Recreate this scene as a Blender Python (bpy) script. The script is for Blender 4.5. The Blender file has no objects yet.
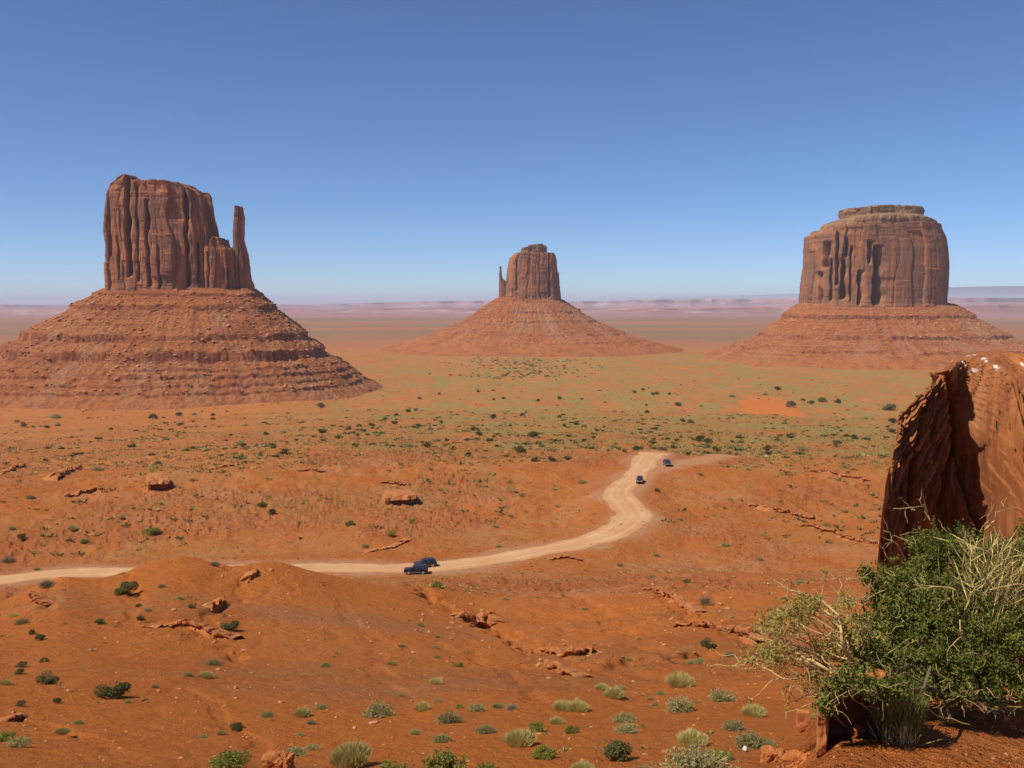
import bpy, math, random
import numpy as np
from mathutils import Vector
R = math.radians
SC = bpy.context.scene
COL = SC.collection
random.seed(7)

# ------------------------------------------------------------ camera, light, sky, exposure
F = 963.0
TP = 82.0/F
PITCH = math.atan(TP)
cd = bpy.data.cameras.new('camera'); cam = bpy.data.objects.new('camera', cd); COL.objects.link(cam)
cd.sensor_width = 36.0; cd.lens = 36.0*F/1024.0
cd.clip_start = 0.1; cd.clip_end = 200000
cam.location = (0, 0, 0); cam.rotation_euler = (math.pi/2-PITCH, 0, 0)
SC.camera = cam

SUN_ALT, SUN_AZ = 53.0, 245.0      # azimuth clockwise from +Y (view direction); 270 = straight left
w = bpy.data.worlds.new('World'); SC.world = w; w.use_nodes = True
nt = w.node_tree; nt.nodes.clear()
sky = nt.nodes.new('ShaderNodeTexSky'); sky.sky_type = 'NISHITA'; sky.sun_disc = False
sky.sun_elevation = R(SUN_ALT); sky.sun_rotation = R(SUN_AZ)
sky.altitude = 2600; sky.air_density = 0.85; sky.dust_density = 0.0; sky.ozone_density = 9.0
bg = nt.nodes.new('ShaderNodeBackground'); bg.inputs[1].default_value = 0.106
wo = nt.nodes.new('ShaderNodeOutputWorld')
nt.links.new(sky.outputs[0], bg.inputs[0]); nt.links.new(bg.outputs[0], wo.inputs[0])
sd = bpy.data.lights.new('sun', 'SUN'); sun = bpy.data.objects.new('sun', sd); COL.objects.link(sun)
sd.energy = 4.3; sd.angle = R(0.53); sd.color = (1.0, 0.93, 0.80)
sdir = Vector((math.cos(R(SUN_ALT))*math.sin(R(SUN_AZ)), math.cos(R(SUN_ALT))*math.cos(R(SUN_AZ)), math.sin(R(SUN_ALT))))
sun.rotation_euler = sdir.to_track_quat('Z', 'Y').to_euler()
SC.view_settings.view_transform = 'Standard'; SC.view_settings.look = 'None'
SC.view_settings.exposure = 0.17; SC.view_settings.gamma = 1.0
SC.render.engine = 'CYCLES'
cy = SC.cycles
cy.max_bounces = 5; cy.diffuse_bounces = 3; cy.glossy_bounces = 2; cy.transmission_bounces = 2
cy.volume_bounces = 1; cy.transparent_max_bounces = 4; cy.use_denoising = True
cy.caustics_reflective = False; cy.caustics_refractive = False

# ------------------------------------------------------------ noise
def _h(ix, iy, iz, seed):
    h = (ix.astype(np.int64)*374761393 + iy.astype(np.int64)*668265263 + iz.astype(np.int64)*2147483647 + seed*974711) & 0xFFFFFFFF
    h = ((h ^ (h >> 13))*1274126177) & 0xFFFFFFFF
    h = ((h ^ (h >> 15))*2246822519) & 0xFFFFFFFF
    return (h ^ (h >> 16)) & 0xFFFFFFFF
def rnd(i, j=None, k=None, seed=0):
    i = np.asarray(i); z = np.zeros_like(i)
    return _h(i, z if j is None else np.asarray(j), z if k is None else np.asarray(k), seed)/4294967295.0
def n2(x, y, seed=0):
    x, y = np.broadcast_arrays(np.asarray(x, float), np.asarray(y, float))
    xi = np.floor(x); yi = np.floor(y); fx = x-xi; fy = y-yi
    xi = xi.astype(np.int64); yi = yi.astype(np.int64); z = np.zeros_like(xi)
    u = fx*fx*fx*(fx*(fx*6-15)+10); v = fy*fy*fy*(fy*(fy*6-15)+10)
    def g(a, b, dx, dy):
        t = _h(a, b, z, seed)*(2*math.pi/4294967296.0)
        return np.cos(t)*dx+np.sin(t)*dy
    a = g(xi, yi, fx, fy); b = g(xi+1, yi, fx-1, fy); c = g(xi, yi+1, fx, fy-1); d = g(xi+1, yi+1, fx-1, fy-1)
    return ((a+(b-a)*u)*(1-v)+(c+(d-c)*u)*v)*1.5
def n3(x, y, z, seed=0):
    x, y, z = np.broadcast_arrays(np.asarray(x, float), np.asarray(y, float), np.asarray(z, float))
    xi = np.floor(x); yi = np.floor(y); zi = np.floor(z); fx = x-xi; fy = y-yi; fz = z-zi
    xi = xi.astype(np.int64); yi = yi.astype(np.int64); zi = zi.astype(np.int64)
    u = fx*fx*(3-2*fx); v = fy*fy*(3-2*fy); q = fz*fz*(3-2*fz)
    def g(a, b, c): return _h(a, b, c, seed)*(2/4294967296.0)-1
    def pl(c):
        a = g(xi, yi, c); b = g(xi+1, yi, c); cc = g(xi, yi+1, c); d = g(xi+1, yi+1, c)
        return (a+(b-a)*u)*(1-v)+(cc+(d-cc)*u)*v
    A = pl(zi); B = pl(zi+1)
    return A+(B-A)*q
def fbm2(x, y, o=4, seed=0):
    s = 0; a = 1.0
    for k in range(o):
        s = s+a*n2(x*2**k, y*2**k, seed+k*17); a *= 0.5
    return s
def fbm3(x, y, z, o=3, seed=0):
    s = 0; a = 1.0
    for k in range(o):
        s = s+a*n3(x*2**k, y*2**k, z*2**k, seed+k*17); a *= 0.5
    return s
def ss(a, b, x):
    t = np.clip((x-a)/(b-a), 0, 1); return t*t*(3-2*t)

# ------------------------------------------------------------ object helpers
def tag(o, label=None, cat=None, group=None, kind=None):
    if label: o['label'] = label
    if cat: o['category'] = cat
    if group: o['group'] = group
    if kind: o['kind'] = kind
    return o
def mk(name, v, f, mat, parent=None, smooth=True, mi=None, attr=None):
    """one mesh object from vertex array and an (n,3|4) face array or a list of polygons"""
    me = bpy.data.meshes.new(name)
    v = np.asarray(v, np.float32)
    if isinstance(f, np.ndarray):
        n, k = f.shape
        me.vertices.add(len(v)); me.vertices.foreach_set('co', v.ravel())
        me.loops.add(n*k); me.loops.foreach_set('vertex_index', f.astype(np.int32).ravel())
        me.polygons.add(n); me.polygons.foreach_set('loop_start', np.arange(0, n*k, k, dtype=np.int32))
        try: me.polygons.foreach_set('loop_total', np.full(n, k, dtype=np.int32))
        except Exception: pass
        me.update(calc_edges=True)
    else:
        me.from_pydata([tuple(map(float, a)) for a in v], [], f); me.update()
    me.validate()
    me.polygons.foreach_set('use_smooth', np.full(len(me.polygons), smooth, dtype=bool))
    for m in (mat if isinstance(mat, (list, tuple)) else [mat]): me.materials.append(m)
    if mi is not None: me.polygons.foreach_set('material_index', np.asarray(mi, np.int32))
    if attr is not None:
        for nm, a in attr.items():
            at = me.attributes.new(nm, 'FLOAT', 'POINT'); at.data.foreach_set('value', np.asarray(a, np.float32))
    o = bpy.data.objects.new(name, me); COL.objects.link(o)
    if parent is not None: o.parent = parent
    return o
def empty(name, loc=(0, 0, 0), rz=0.0):
    o = bpy.data.objects.new(name, None); o.empty_display_size = 0.2
    o.location = loc; o.rotation_euler = (0, 0, rz); COL.objects.link(o); return o
def grid_faces(nr, nc, wrap=False, off=0):
    i = np.arange(nr-1)[:, None]; j = np.arange(nc if wrap else nc-1)[None, :]
    a = i*nc+j; b = i*nc+(j+1) % nc; c = (i+1)*nc+(j+1) % nc; d = (i+1)*nc+j
    return np.stack([a+0*d, b+0*d, c, d], -1).reshape(-1, 4)+off
def copy_thing(o):
    c = o.copy(); COL.objects.link(c)
    for ch in o.children:
        k = ch.copy(); COL.objects.link(k); k.parent = c
        for g in ch.children:
            q = g.copy(); COL.objects.link(q); q.parent = k
    return c

# ------------------------------------------------------------ camera geometry
SP, CP = math.sin(PITCH), math.cos(PITCH)
def raydir(px, py):
    a = (px-512)/F; v = -(py-384)/F
    return np.array([a, CP+v*SP, -SP+v*CP])
def at_plane(px, py, Y):           # point seen at the pixel in the vertical plane y = Y
    d = raydir(px, py); return d*(Y/d[1])
def row_slope(row, az):
    v = -(row-384)/F
    return (-SP+v*CP)*math.cos(az)/(CP+v*SP)

# ------------------------------------------------------------ material helpers
def newmat(name, rough=0.9, spec=0.2):
    m = bpy.data.materials.new(name); m.use_nodes = True
    b = m.node_tree.nodes['Principled BSDF']; b.inputs['Roughness'].default_value = rough
    b.inputs['Specular IOR Level'].default_value = spec
    return m, m.node_tree, b
class NT:
    def __init__(s, nt): s.nt = nt
    def new(s, t, **kw):
        n = s.nt.nodes.new(t)
        for k, v in kw.items(): setattr(n, k, v)
        return n
    def link(s, a, b): s.nt.links.new(a, b)
    def val(s, sock, v):
        if isinstance(v, (int, float)): sock.default_value = v
        elif isinstance(v, tuple): sock.default_value = v if len(v) != 3 or sock.type == 'VECTOR' else (*v, 1)
        else: s.link(v, sock)
    def pos(s, scale=(1, 1, 1), obj=False):
        src = s.new('ShaderNodeTexCoord').outputs['Object'] if obj else s.new('ShaderNodeNewGeometry').outputs['Position']
        m = s.new('ShaderNodeMapping'); m.inputs['Scale'].default_value = scale
        s.link(src, m.inputs['Vector']); return m.outputs[0]
    def noise(s, vec, scale=1, detail=4, rough=0.55, dist=0):
        n = s.new('ShaderNodeTexNoise'); s.link(vec, n.inputs['Vector'])
        n.inputs['Scale'].default_value = scale; n.inputs['Detail'].default_value = detail
        n.inputs['Roughness'].default_value = rough; n.inputs['Distortion'].default_value = dist
        return n.outputs['Fac']
    def ramp(s, fac, stops):
        n = s.new('ShaderNodeValToRGB'); s.link(fac, n.inputs[0]); e = n.color_ramp.elements
        while len(e) < len(stops): e.new(0.5)
        for i, (p, c) in enumerate(stops):
            e[i].position = p; e[i].color = (c, c, c, 1) if isinstance(c, (int, float)) else (*c, 1)
        return n.outputs[0]
    def mix(s, fac, a, b, mode='MIX'):
        n = s.new('ShaderNodeMix', data_type='RGBA', blend_type=mode)
        s.val(n.inputs[0], fac); s.val(n.inputs[6], a); s.val(n.inputs[7], b); return n.outputs[2]
    def math(s, op, a, b=0.0, clamp=False):
        n = s.new('ShaderNodeMath', operation=op); n.use_clamp = clamp
        s.val(n.inputs[0], a); s.val(n.inputs[1], b); return n.outputs[0]
    def attr(s, name): 
        n = s.new('ShaderNodeAttribute'); n.attribute_name = name; return n.outputs['Fac']
    def bump(s, h, strength, dist, bsdf, normal=None):
        n = s.new('ShaderNodeBump'); n.inputs['Strength'].default_value = strength; n.inputs['Distance'].default_value = dist
        s.link(h, n.inputs['Height'])
        if normal is not None: s.link(normal, n.inputs['Normal'])
        if bsdf is not None: s.link(n.outputs[0], bsdf.inputs['Normal'])
        return n.outputs[0]

# ------------------------------------------------------------ terrain height model
KD = np.array([1.5, 3, 5, 7, 10, 15, 22, 30, 45, 65, 90, 102, 110, 125, 145, 170, 200, 225, 255, 300, 340, 400, 480, 700, 900, 1200.])
FAR = [568, 537, 505, 464, 452, 443, 435, 420, 411, 402]        # rows from D = 200 on
def col(near, mid, far=None):
    return near, mid, far
# near heights (z) at D 1.5,3,5,7,10,15 ; rows at 22..170
Z_L = [-1.75, -2.3, -3.3, -4.7, -6.6, -8.9]
Z_M = [-1.75, -2.2, -3.2, -4.6, -6.6, -9.0]
Z_R = [-1.7, -1.95, -2.42, -2.9, -3.6, -7.2]
TAB = {
 -700: (Z_L, [770, 738, 690, 655, 625, 612, 608, 604, 602, 596], 0),
 -100: (Z_L, [770, 738, 684, 648, 622, 614, 614, 622, 622, 606], 0),
 0:   (Z_L, [770, 738, 684, 646, 612, 597, 600, 618, 618, 604], 0),
 28:  (Z_L, [770, 738, 684, 644, 602, 582, 584, 614, 616, 602], 0),
 50:  (Z_L, [770, 738, 684, 640, 594, 568, 574, 608, 612, 600], 0),
 78:  (Z_L, [770, 738, 684, 642, 600, 578, 582, 610, 612, 600], 0),
 105: (Z_L, [770, 738, 686, 644, 598, 573, 577, 602, 608, 598], 0),
 132: (Z_L, [770, 738, 686, 642, 592, 566, 560, 584, 604, 596], 0),
 172: (Z_L, [770, 738, 686, 642, 588, 560, 548, 576, 600, 594], 0),
 232: (Z_L, [770, 738, 688, 646, 598, 572, 566, 580, 600, 592], 0),
 265: (Z_L, [770, 738, 690, 648, 598, 568, 553, 578, 600, 592], 0),
 300: (Z_L, [770, 738, 690, 648, 602, 574, 566, 580, 600, 592], 0),
 350: (Z_M, [770, 736, 692, 652, 610, 592, 577, 584, 598, 590], 0),
 410: (Z_M, [770, 732, 692, 656, 622, 606, 596, 586, 586, 582], 0),
 480: (Z_M, [768, 730, 690, 660, 634, 622, 614, 600, 590, 581], 0),
 560: (Z_M, [768, 728, 692, 664, 636, 624, 616, 604, 592, 581], 0),
 650: (Z_M, [766, 728, 694, 664, 630, 618, 610, 600, 590, 580], 0),
 700: (Z_M, [764, 726, 692, 660, 628, 616, 608, 597, 586, 577], 0),
 735: ([-1.7, -2.1, -2.85, -3.65, -5.8, -8.7], [764, 726, 692, 660, 628, 616, 608, 597, 586, 577], 0),
 800: ([-1.7, -2.0, -2.6, -3.25, -4.9, -8.2], [764, 726, 690, 656, 626, 614, 606, 594, 582, 572], 0),
 850: (Z_R, [764, 726, 690, 652, 622, 610, 602, 590, 578, 568], -3),
 900: (Z_R, [764, 726, 690, 650, 620, 608, 600, 587, 575, 564], -6),
 1030: (Z_R, [764, 726, 690, 650, 618, 606, 597, 584, 572, 560], -10),
 1700: (Z_R, [764, 726, 690, 650, 618, 606, 597, 584, 572, 560], -14),
}
PLAIN = -131.0
LD = np.log(KD)
LGRID = np.arange(math.log(1.5), math.log(1200.0), 0.02)
AZK = np.array([math.atan((p-512)/F) for p in TAB])
rowsS = []
for p, (near, mid, df) in TAB.items():
    az = math.atan((p-512)/F)
    s = [z/d for z, d in zip(near, KD[:6])]
    rr = list(mid)+[r+df*k for r, k in zip(FAR, (1, 1.2, 1.4, 1.3, 1, .7, .5, .2, 0, 0))]
    rr = rr[:10]+[302+(r-302)/max(math.cos(az), .8) for r in rr[10:]]
    rr = rr[:len(KD)-6]
    fz = [row_slope(r, az) for r in rr]
    fz[-1] = PLAIN/1200*0.985
    s += fz
    rowsS.append(np.interp(LGRID, LD, s))
AZG = np.arange(-0.98, 0.98, 0.01)
S0 = np.array([[np.interp(a, AZK, [rowsS[k][j] for k in range(len(AZK))]) for j in range(len(LGRID))] for a in AZG])
def smooth(A, axis, n, it=2):
    k = np.ones(2*n+1)/(2*n+1)
    for _ in range(it):
        P = np.pad(A, [(n, n) if a == axis else (0, 0) for a in range(2)], mode='edge')
        A = np.apply_along_axis(lambda r: np.convolve(r, k, 'valid'), axis, P)
    return A
S0 = smooth(S0, 1, 1); S0 = smooth(S0, 0, 1)
def base_h(x, y):
    D = np.hypot(x, y)+1e-6; az = np.arctan2(x, y)
    u = (np.clip(az, -0.97, 0.95)-AZG[0])/0.01; v = (np.log(np.clip(D, 1.5, 1180))-LGRID[0])/0.02
    i = np.clip(u.astype(int), 0, len(AZG)-2); j = np.clip(v.astype(int), 0, len(LGRID)-2)
    a = u-i; b = v-j
    s = (S0[i, j]*(1-a)+S0[i+1, j]*a)*(1-b)+(S0[i, j+1]*(1-a)+S0[i+1, j+1]*a)*b
    z = s*np.maximum(D, 0.0)
    z = np.where(D < 1.5, -1.65+(z+1.65)*ss(0, 1.5, D), z)
    back = ss(-2, -40, y)                      # behind the camera the ridge goes on as a plateau
    z = z*(1-back)+(-2.0)*back*ss(0, 1, 1)
    z = np.where(D > 900, z+(PLAIN-z)*ss(900, 1200, D)*(1-back), z)
    return z
_S = np.exp(np.linspace(math.log(20.0), math.log(400.0), 500))
def base_xy(px, py):
    d = raydir(px, py); t = _S/math.hypot(d[0], d[1]); X, Y, Z = d[0]*t, d[1]*t, d[2]*t; k = int(np.argmax(Z <= base_h(X, Y))); return X[k], Y[k], 0.0
# washes cut into the slopes: points along the bed, width, depth
WASH = [(np.array([base_xy(*p) for p in P]), w_, d_) for P, w_, d_ in [
    ([(400, 584), (432, 602), (470, 617), (508, 634), (545, 655), (585, 668), (640, 664), (700, 655)], 1.5, .85), ([(560, 590), (600, 612), (640, 640), (668, 662)], 1.3, .5),
    ([(650, 588), (690, 618), (740, 636), (800, 652)], 1.1, .6), ([(150, 622), (190, 628), (232, 644), (236, 668)], .7, .40), ([(60, 560), (52, 590), (40, 620)], .8, .45),
    ([(245, 575), (240, 600), (212, 612), (190, 640)], .7, .35), ([(0, 716), (40, 722), (90, 738), (130, 762)], .35, .16), ([(190, 690), (214, 702), (222, 722), (262, 742), (256, 767)], .35, .10),
    ([(120, 570), (135, 600), (128, 625)], .7, .35), ([(340, 600), (352, 622), (384, 640), (376, 668), (398, 700), (420, 720)], .7, .14), ([(470, 640), (480, 662), (512, 676), (540, 700)], .6, .18), ([(760, 560), (720, 590), (700, 615)], .9, .4)]]
def on_level(px, py, z):
    d = raydir(px, py); t = z/d[2]; return d*t
RPIX = [(-60, 590, -56), (0, 580, -56), (70, 573, -55.8), (150, 571, -55.5), (250, 569, -55.5), (340, 568, -55.4), (410, 568, -55.3),
        (470, 563, -55.2), (535, 552, -54.8), (585, 542, -54.3), (618, 530, -53.8), (633, 517, -53.3), (627, 504, -52.8), (618, 495, -52.4),
        (624, 486, -52), (634, 477, -51.5), (642, 467, -50.8), (648, 459, -50.3), (655, 453, -49.8)]
ROAD = np.array([on_level(*p) for p in RPIX])
BR = np.array([on_level(*p) for p in [(640, 468, -50.8), (662, 466, -50.4), (690, 462, -50.0), (720, 456, -49.8)]])
def resamp(P, step=3.0):
    # catmull-rom
    out = []
    Q = np.vstack([2*P[0]-P[1], P, 2*P[-1]-P[-2]])
    for i in range(1, len(Q)-2):
        n = max(2, int(np.linalg.norm(Q[i+1]-Q[i])/step))
        for k in range(n):
            t = k/n
            out.append(0.5*((2*Q[i])+(-Q[i-1]+Q[i+1])*t+(2*Q[i-1]-5*Q[i]+4*Q[i+1]-Q[i+2])*t*t+(-Q[i-1]+3*Q[i]-3*Q[i+1]+Q[i+2])*t**3))
    out.append(P[-1]); return np.array(out)
ROADS = resamp(ROAD, 4.0); BRS = resamp(BR, 4.0)
def near_path(x, y, P):
    best = np.full(x.shape, 1e9); zz = np.zeros(x.shape)
    for i in range(len(P)-1):
        ax, ay = P[i, :2]; dx, dy = P[i+1, 0]-ax, P[i+1, 1]-ay; L = dx*dx+dy*dy
        t = np.clip(((x-ax)*dx+(y-ay)*dy)/L, 0, 1)
        d = np.hypot(x-ax-t*dx, y-ay-t*dy); m = d < best
        best = np.where(m, d, best); zz = np.where(m, P[i, 2]+t*(P[i+1, 2]-P[i, 2]), zz)
    return best, zz
def terr(n, k, sh=0.22):               # soft staircase
    q = n*k; f = np.floor(q); r = q-f
    return (f+ss(0.5-sh, 0.5+sh, r))/k
def height(x, y, masks=False):
    x = np.atleast_1d(np.asarray(x, float)); y = np.atleast_1d(np.asarray(y, float))
    D = np.hypot(x, y); z = base_h(x, y)
    ev = ss(12, 40, D)*(1-ss(1100, 1500, D))
    rough = 0.35+0.65*ss(0.0, 0.5, fbm2(x/90, y/90, 2, 5)+0.2)
    dome = ss(40, 60, D)*(1-ss(120, 140, D))*(1-ss(-10, 5, x))       # the smooth sandy dome stays calm
    rough = rough*(1-0.35*dome)
    z = z+(1-ss(70, 120, D))*ss(14, 30, D)*.10*np.abs(n2(x/1.9, y/1.5, 27))*ss(-.1, .3, n2(x/11, y/11, 26))+ev*(0.9*n2(x/55, y/55, 1)*ss(60, 160, D)+0.45*n2(x/17, y/17, 2)*rough+0.30*n2(x/6.1, y/6.1, 3)*rough+.10*n2(x/2.3, y/2.3, 25)*rough*(1-ss(250, 400, D)))
    z = z+ss(600, 1000, D)*(1-ss(2500, 4000, D))*2.5*fbm2(x/160, y/160, 3, 9)
    z = z+ss(2500, 5000, D)*(1-ss(30000, 50000, D))*6*n2(x/1500, y/1500, 19)
    near = 1-ss(60, 160, D)
    z = z+near*rough*(0.06*n2(x/1.7, y/1.7, 4)+0.025*n2(x/.55, y/.55, 6))*ss(1, 4, D)+near*0.012*n2(x/.17, y/.17, 7)*(1-ss(8, 20, D))
    # gully rills on the slopes
    rg = 1-np.abs(n2(x/9+0.4*n2(x/20, y/20, 31), y/26, 30))*2.2
    rg2 = 1-np.abs(n2(x/3.4+.5*n2(x/7, y/7, 37), y/9, 38))*2.4
    z = z-0.10*np.clip(rg2, 0, 1)**2*ss(25, 40, D)*(1-ss(110, 160, D))*ss(-.1, .3, n2(x/20, y/20, 39))
    z = z-0.30*np.clip(rg+.35*n2(x/2.2, y/2.2, 29), 0, 1)**3*ss(-.1, .35, n2(x/19, y/19, 28))*ss(35, 60, D)*(1-ss(180, 300, D))*(0.25+0.75*(1-dome))
    cw = (D > 18) & (D < 190) & (np.abs(x) < y*.75)
    if cw.any():
        xc, yc = x[cw], y[cw]; jx = 1.1*n2(xc/3.1, yc/3.1, 80)+.5*n2(xc/1.1, yc/1.1, 81); cut = np.zeros(xc.shape); kk = np.clip(D[cw]/60, .25, 1)
        for P, wd, dp in WASH:
            dd, _ = near_path(xc, yc, P); dd = np.abs(dd+jx*kk*wd*.9); cut = np.maximum(cut, dp*(1-ss(.45, 1.25, dd/wd))*(.35+.65*ss(-.25, .15, n2(xc/(7*kk.mean()), yc/(7*kk.mean()), 82))))
        z[cw] = z[cw]-cut
    # low hummocks and crusted banks
    hm_ = ss(115, 150, D)*(1-ss(420, 600, D))
    z = z+hm_*(0.75*np.abs(n2(x/21, y/15, 33))-.25+0.40*np.abs(n2(x/8, y/6, 34))+.45*fbm2(x/4.2, y/3.4, 3, 24)*ss(-.2, .3, n2(x/40, y/40, 23)))
    bk = fbm2(x/13, y/9, 5, 35); z = z+ss(30, 60, D)*(1-ss(130, 170, D))*.30*(terr(bk, 2.2, .05)-bk)*ss(.05, .3, n2(x/34, y/24, 36))
    # bedrock ledges
    m = ss(100, 140, D)*ss(0.02, 0.30, n2(x/70, y/45, 40)+0.25*n2(x/23, y/17, 41)+0.18*ss(220, 330, D)-0.9*dome*(1-ss(-.1, .1, n2(x/25, y/25, 44))*.5))*ss(45, 80, D)*(1-ss(500, 800, D))
    nn = fbm2(x/46, y/30, 5, 42)+0.12*n2(x/3, y/3, 43)+.05*n2(x/1.1, y/1.1, 45)
    z = z+m*2.6*(terr(nn, 4.0, 0.06)-nn)+m*0.35*(terr(fbm2(x/15, y/11, 4, 47)*1.2, 3, .07))*ss(0, .2, n2(x/30, y/24, 48))
    cond = (D > 90) & (D < 450) & (y > 60)
    rd = np.full(x.shape, 999.0); rb = np.full(x.shape, 999.0)
    if cond.any():
        a, az_ = near_path(x[cond], y[cond], ROADS); b, bz_ = near_path(x[cond], y[cond], BRS)
        rd[cond] = a; rb[cond] = b
        zc = z[cond]; wgt = 1-ss(5.0, 17.0, a); zc = zc+(az_-zc)*wgt
        wb = (1-ss(4.0, 14.0, b))*(1-wgt); zc = zc+(bz_-zc)*wb
        z[cond] = zc
    return (z, rd, rb, m, dome) if masks else z
SAMPLES = np.exp(np.linspace(math.log(2.0), math.log(3000.0), 640))
GA = np.linspace(-.64, .64, 860)
_a, _d = np.meshgrid(GA, SAMPLES, indexing='ij')
GZ = height((np.sin(_a)*_d).ravel(), (np.cos(_a)*_d).ravel()).reshape(_a.shape)
def ground(px, py):
    """first point of the ground seen at a pixel of the photograph"""
    d = raydir(px, py); h = math.hypot(d[0], d[1]); t = SAMPLES/h
    u = (min(max(math.atan2(d[0], d[1]), -.639), .639)-GA[0])/(GA[1]-GA[0]); i = int(u); f = u-i
    H = GZ[i]*(1-f)+GZ[i+1]*f; Z = d[2]*t; hit = Z <= H; k = int(np.argmax(hit)) if hit.any() else len(t)-2
    t2 = np.linspace(t[max(k-2, 0)], t[min(k+1, len(t)-1)], 40); X, Y, Z = d[0]*t2, d[1]*t2, d[2]*t2; H = height(X, Y); b = Z <= H
    k2 = max(1, int(np.argmax(b))) if b.any() else 39
    a = Z[k2-1]-H[k2-1]; c = Z[k2]-H[k2]; f = min(max(a/(a-c+1e-9), 0), 1); tt = t2[k2-1]+(t2[k2]-t2[k2-1])*f
    x, y = d[0]*tt, d[1]*tt
    return np.array([x, y, height(x, y)[0]])

# ------------------------------------------------------------ materials of the land
def ground_material():
    m, nt_, b = newmat('desert_ground', 0.95, 0.1); N = NT(nt_)
    p = N.pos()
    big = N.noise(p, 0.012, 5, 0.6); mid = N.noise(p, 0.11, 6, 0.62); fine = N.noise(p, 1.3, 5, 0.65); mic = N.noise(p, 14, 3, 0.6)
    c = N.mix(N.ramp(big, [(0.35, 0), (0.65, 1)]), (0.52, 0.150, 0.030), (0.45, 0.122, 0.024))
    c = N.mix(N.ramp(mid, [(0.40, 0), (0.72, 1)]), c, (0.53, 0.195, 0.050))
    c = N.mix(N.ramp(fine, [(0.30, 0.55), (0.55, 0)]), c, (0.27, 0.085, 0.033))
    c = N.mix(N.ramp(mic, [(0.62, 0), (0.72, 0.35)]), c, (0.20, 0.07, 0.035))
    c = N.mix(N.ramp(N.noise(p, 0.22, 6, .7), [(0.47, 0), (0.66, .55)]), c, (0.37, 0.165, 0.060))
    c = N.mix(N.ramp(N.noise(p, 0.045, 6, .65), [(0.50, 0), (0.68, .6)]), c, (0.50, 0.215, 0.095))
    c = N.mix(N.math('MULTIPLY', N.attr('near_soil'), N.ramp(mid, [(.3, .35), (.6, .8)])), c, (0.60, 0.172, 0.030))  # near soil mixed towards a brighter orange
    # bedrock bands on the ledges
    rk = N.attr('rock'); rn = N.noise(N.pos((1, 1, 5)), 0.5, 5, 0.7)
    c = N.mix(N.math('MULTIPLY', rk, N.ramp(rn, [(0.40, 0), (0.62, 0.6)])), c, (0.30, 0.10, 0.052))
    # pale dust near the track
    c = N.mix(N.math('MULTIPLY', N.attr('dust'), N.ramp(mid, [(0.3, 0.4), (0.6, 0.85)])), c, (0.50, 0.255, 0.125))
    c = N.mix(N.attr('sand'), c, (0.56, 0.165, 0.035))
    # sparse ground cover
    vn = N.ramp(N.noise(p, 0.5, 6, 0.75), [(0.45, 0), (0.60, 1)])
    vf = N.ramp(N.noise(N.pos((0.03, 0.016, .03)), 1, 7, 0.75), [(0.40, 0.0), (0.56, 1)])
    vm = N.math('MULTIPLY', N.attr('veg'), N.math('MULTIPLY', vn, vf), True)
    vm2 = N.math('ADD', N.math('MULTIPLY', vm, 0.65), N.math('MULTIPLY', N.attr('veg'), N.math('MULTIPLY', vf, 0.62)), True)
    vc = N.mix(N.noise(p, 0.06, 3), (0.31, 0.245, 0.065), (0.22, 0.185, 0.06))
    c = N.mix(vm2, c, vc)
    # the far flats lie in broad belts of sand and scrub
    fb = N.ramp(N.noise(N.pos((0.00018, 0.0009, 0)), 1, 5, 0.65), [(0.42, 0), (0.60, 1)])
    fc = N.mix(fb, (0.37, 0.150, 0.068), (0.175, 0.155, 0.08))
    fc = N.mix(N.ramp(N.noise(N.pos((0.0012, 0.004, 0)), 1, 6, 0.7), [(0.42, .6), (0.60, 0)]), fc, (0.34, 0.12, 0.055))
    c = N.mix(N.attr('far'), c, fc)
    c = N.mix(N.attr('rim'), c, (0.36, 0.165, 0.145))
    N.link(c, b.inputs['Base Color'])
    spk = N.ramp(N.noise(p, 2.6, 4, 0.8), [(0.60, 0), (0.66, .55)])
    c2 = N.mix(spk, c, (0.30, 0.095, 0.03)); N.link(c2, b.inputs['Base Color'])
    n1 = N.bump(N.noise(p, 0.55, 8, 0.75), 1.0, 0.9, None)
    n2_ = N.bump(N.noise(p, 5, 5, 0.65), 0.7, 0.05, None, n1)
    N.bump(mic, 0.4, 0.008, b, n2_)
    return m
def road_material():
    m, nt_, b = newmat('packed_dirt', 0.95, 0.1); N = NT(nt_); p = N.pos()
    c = N.mix(N.ramp(N.noise(p, 0.09, 5, .6), [(0.35, 0), (0.65, 1)]), (0.58, 0.335, 0.165), (0.52, 0.255, 0.11))
    c = N.mix(N.attr('edge'), c, (0.47, 0.20, 0.08))
    c = N.mix(N.ramp(N.noise(p, 1.4, 4, .6), [(0.35, .35), (0.55, 0)]), c, (0.45, 0.215, 0.10))
    c = N.mix(N.math('MULTIPLY', N.attr('rut'), N.ramp(N.noise(p, .25, 4, .6), [(.35, .1), (.6, .6)])), c, (0.66, 0.43, 0.24))
    N.link(c, b.inputs['Base Color']); N.bump(N.noise(p, 2, 6, .7), 0.5, 0.08, b)
    return m
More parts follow.
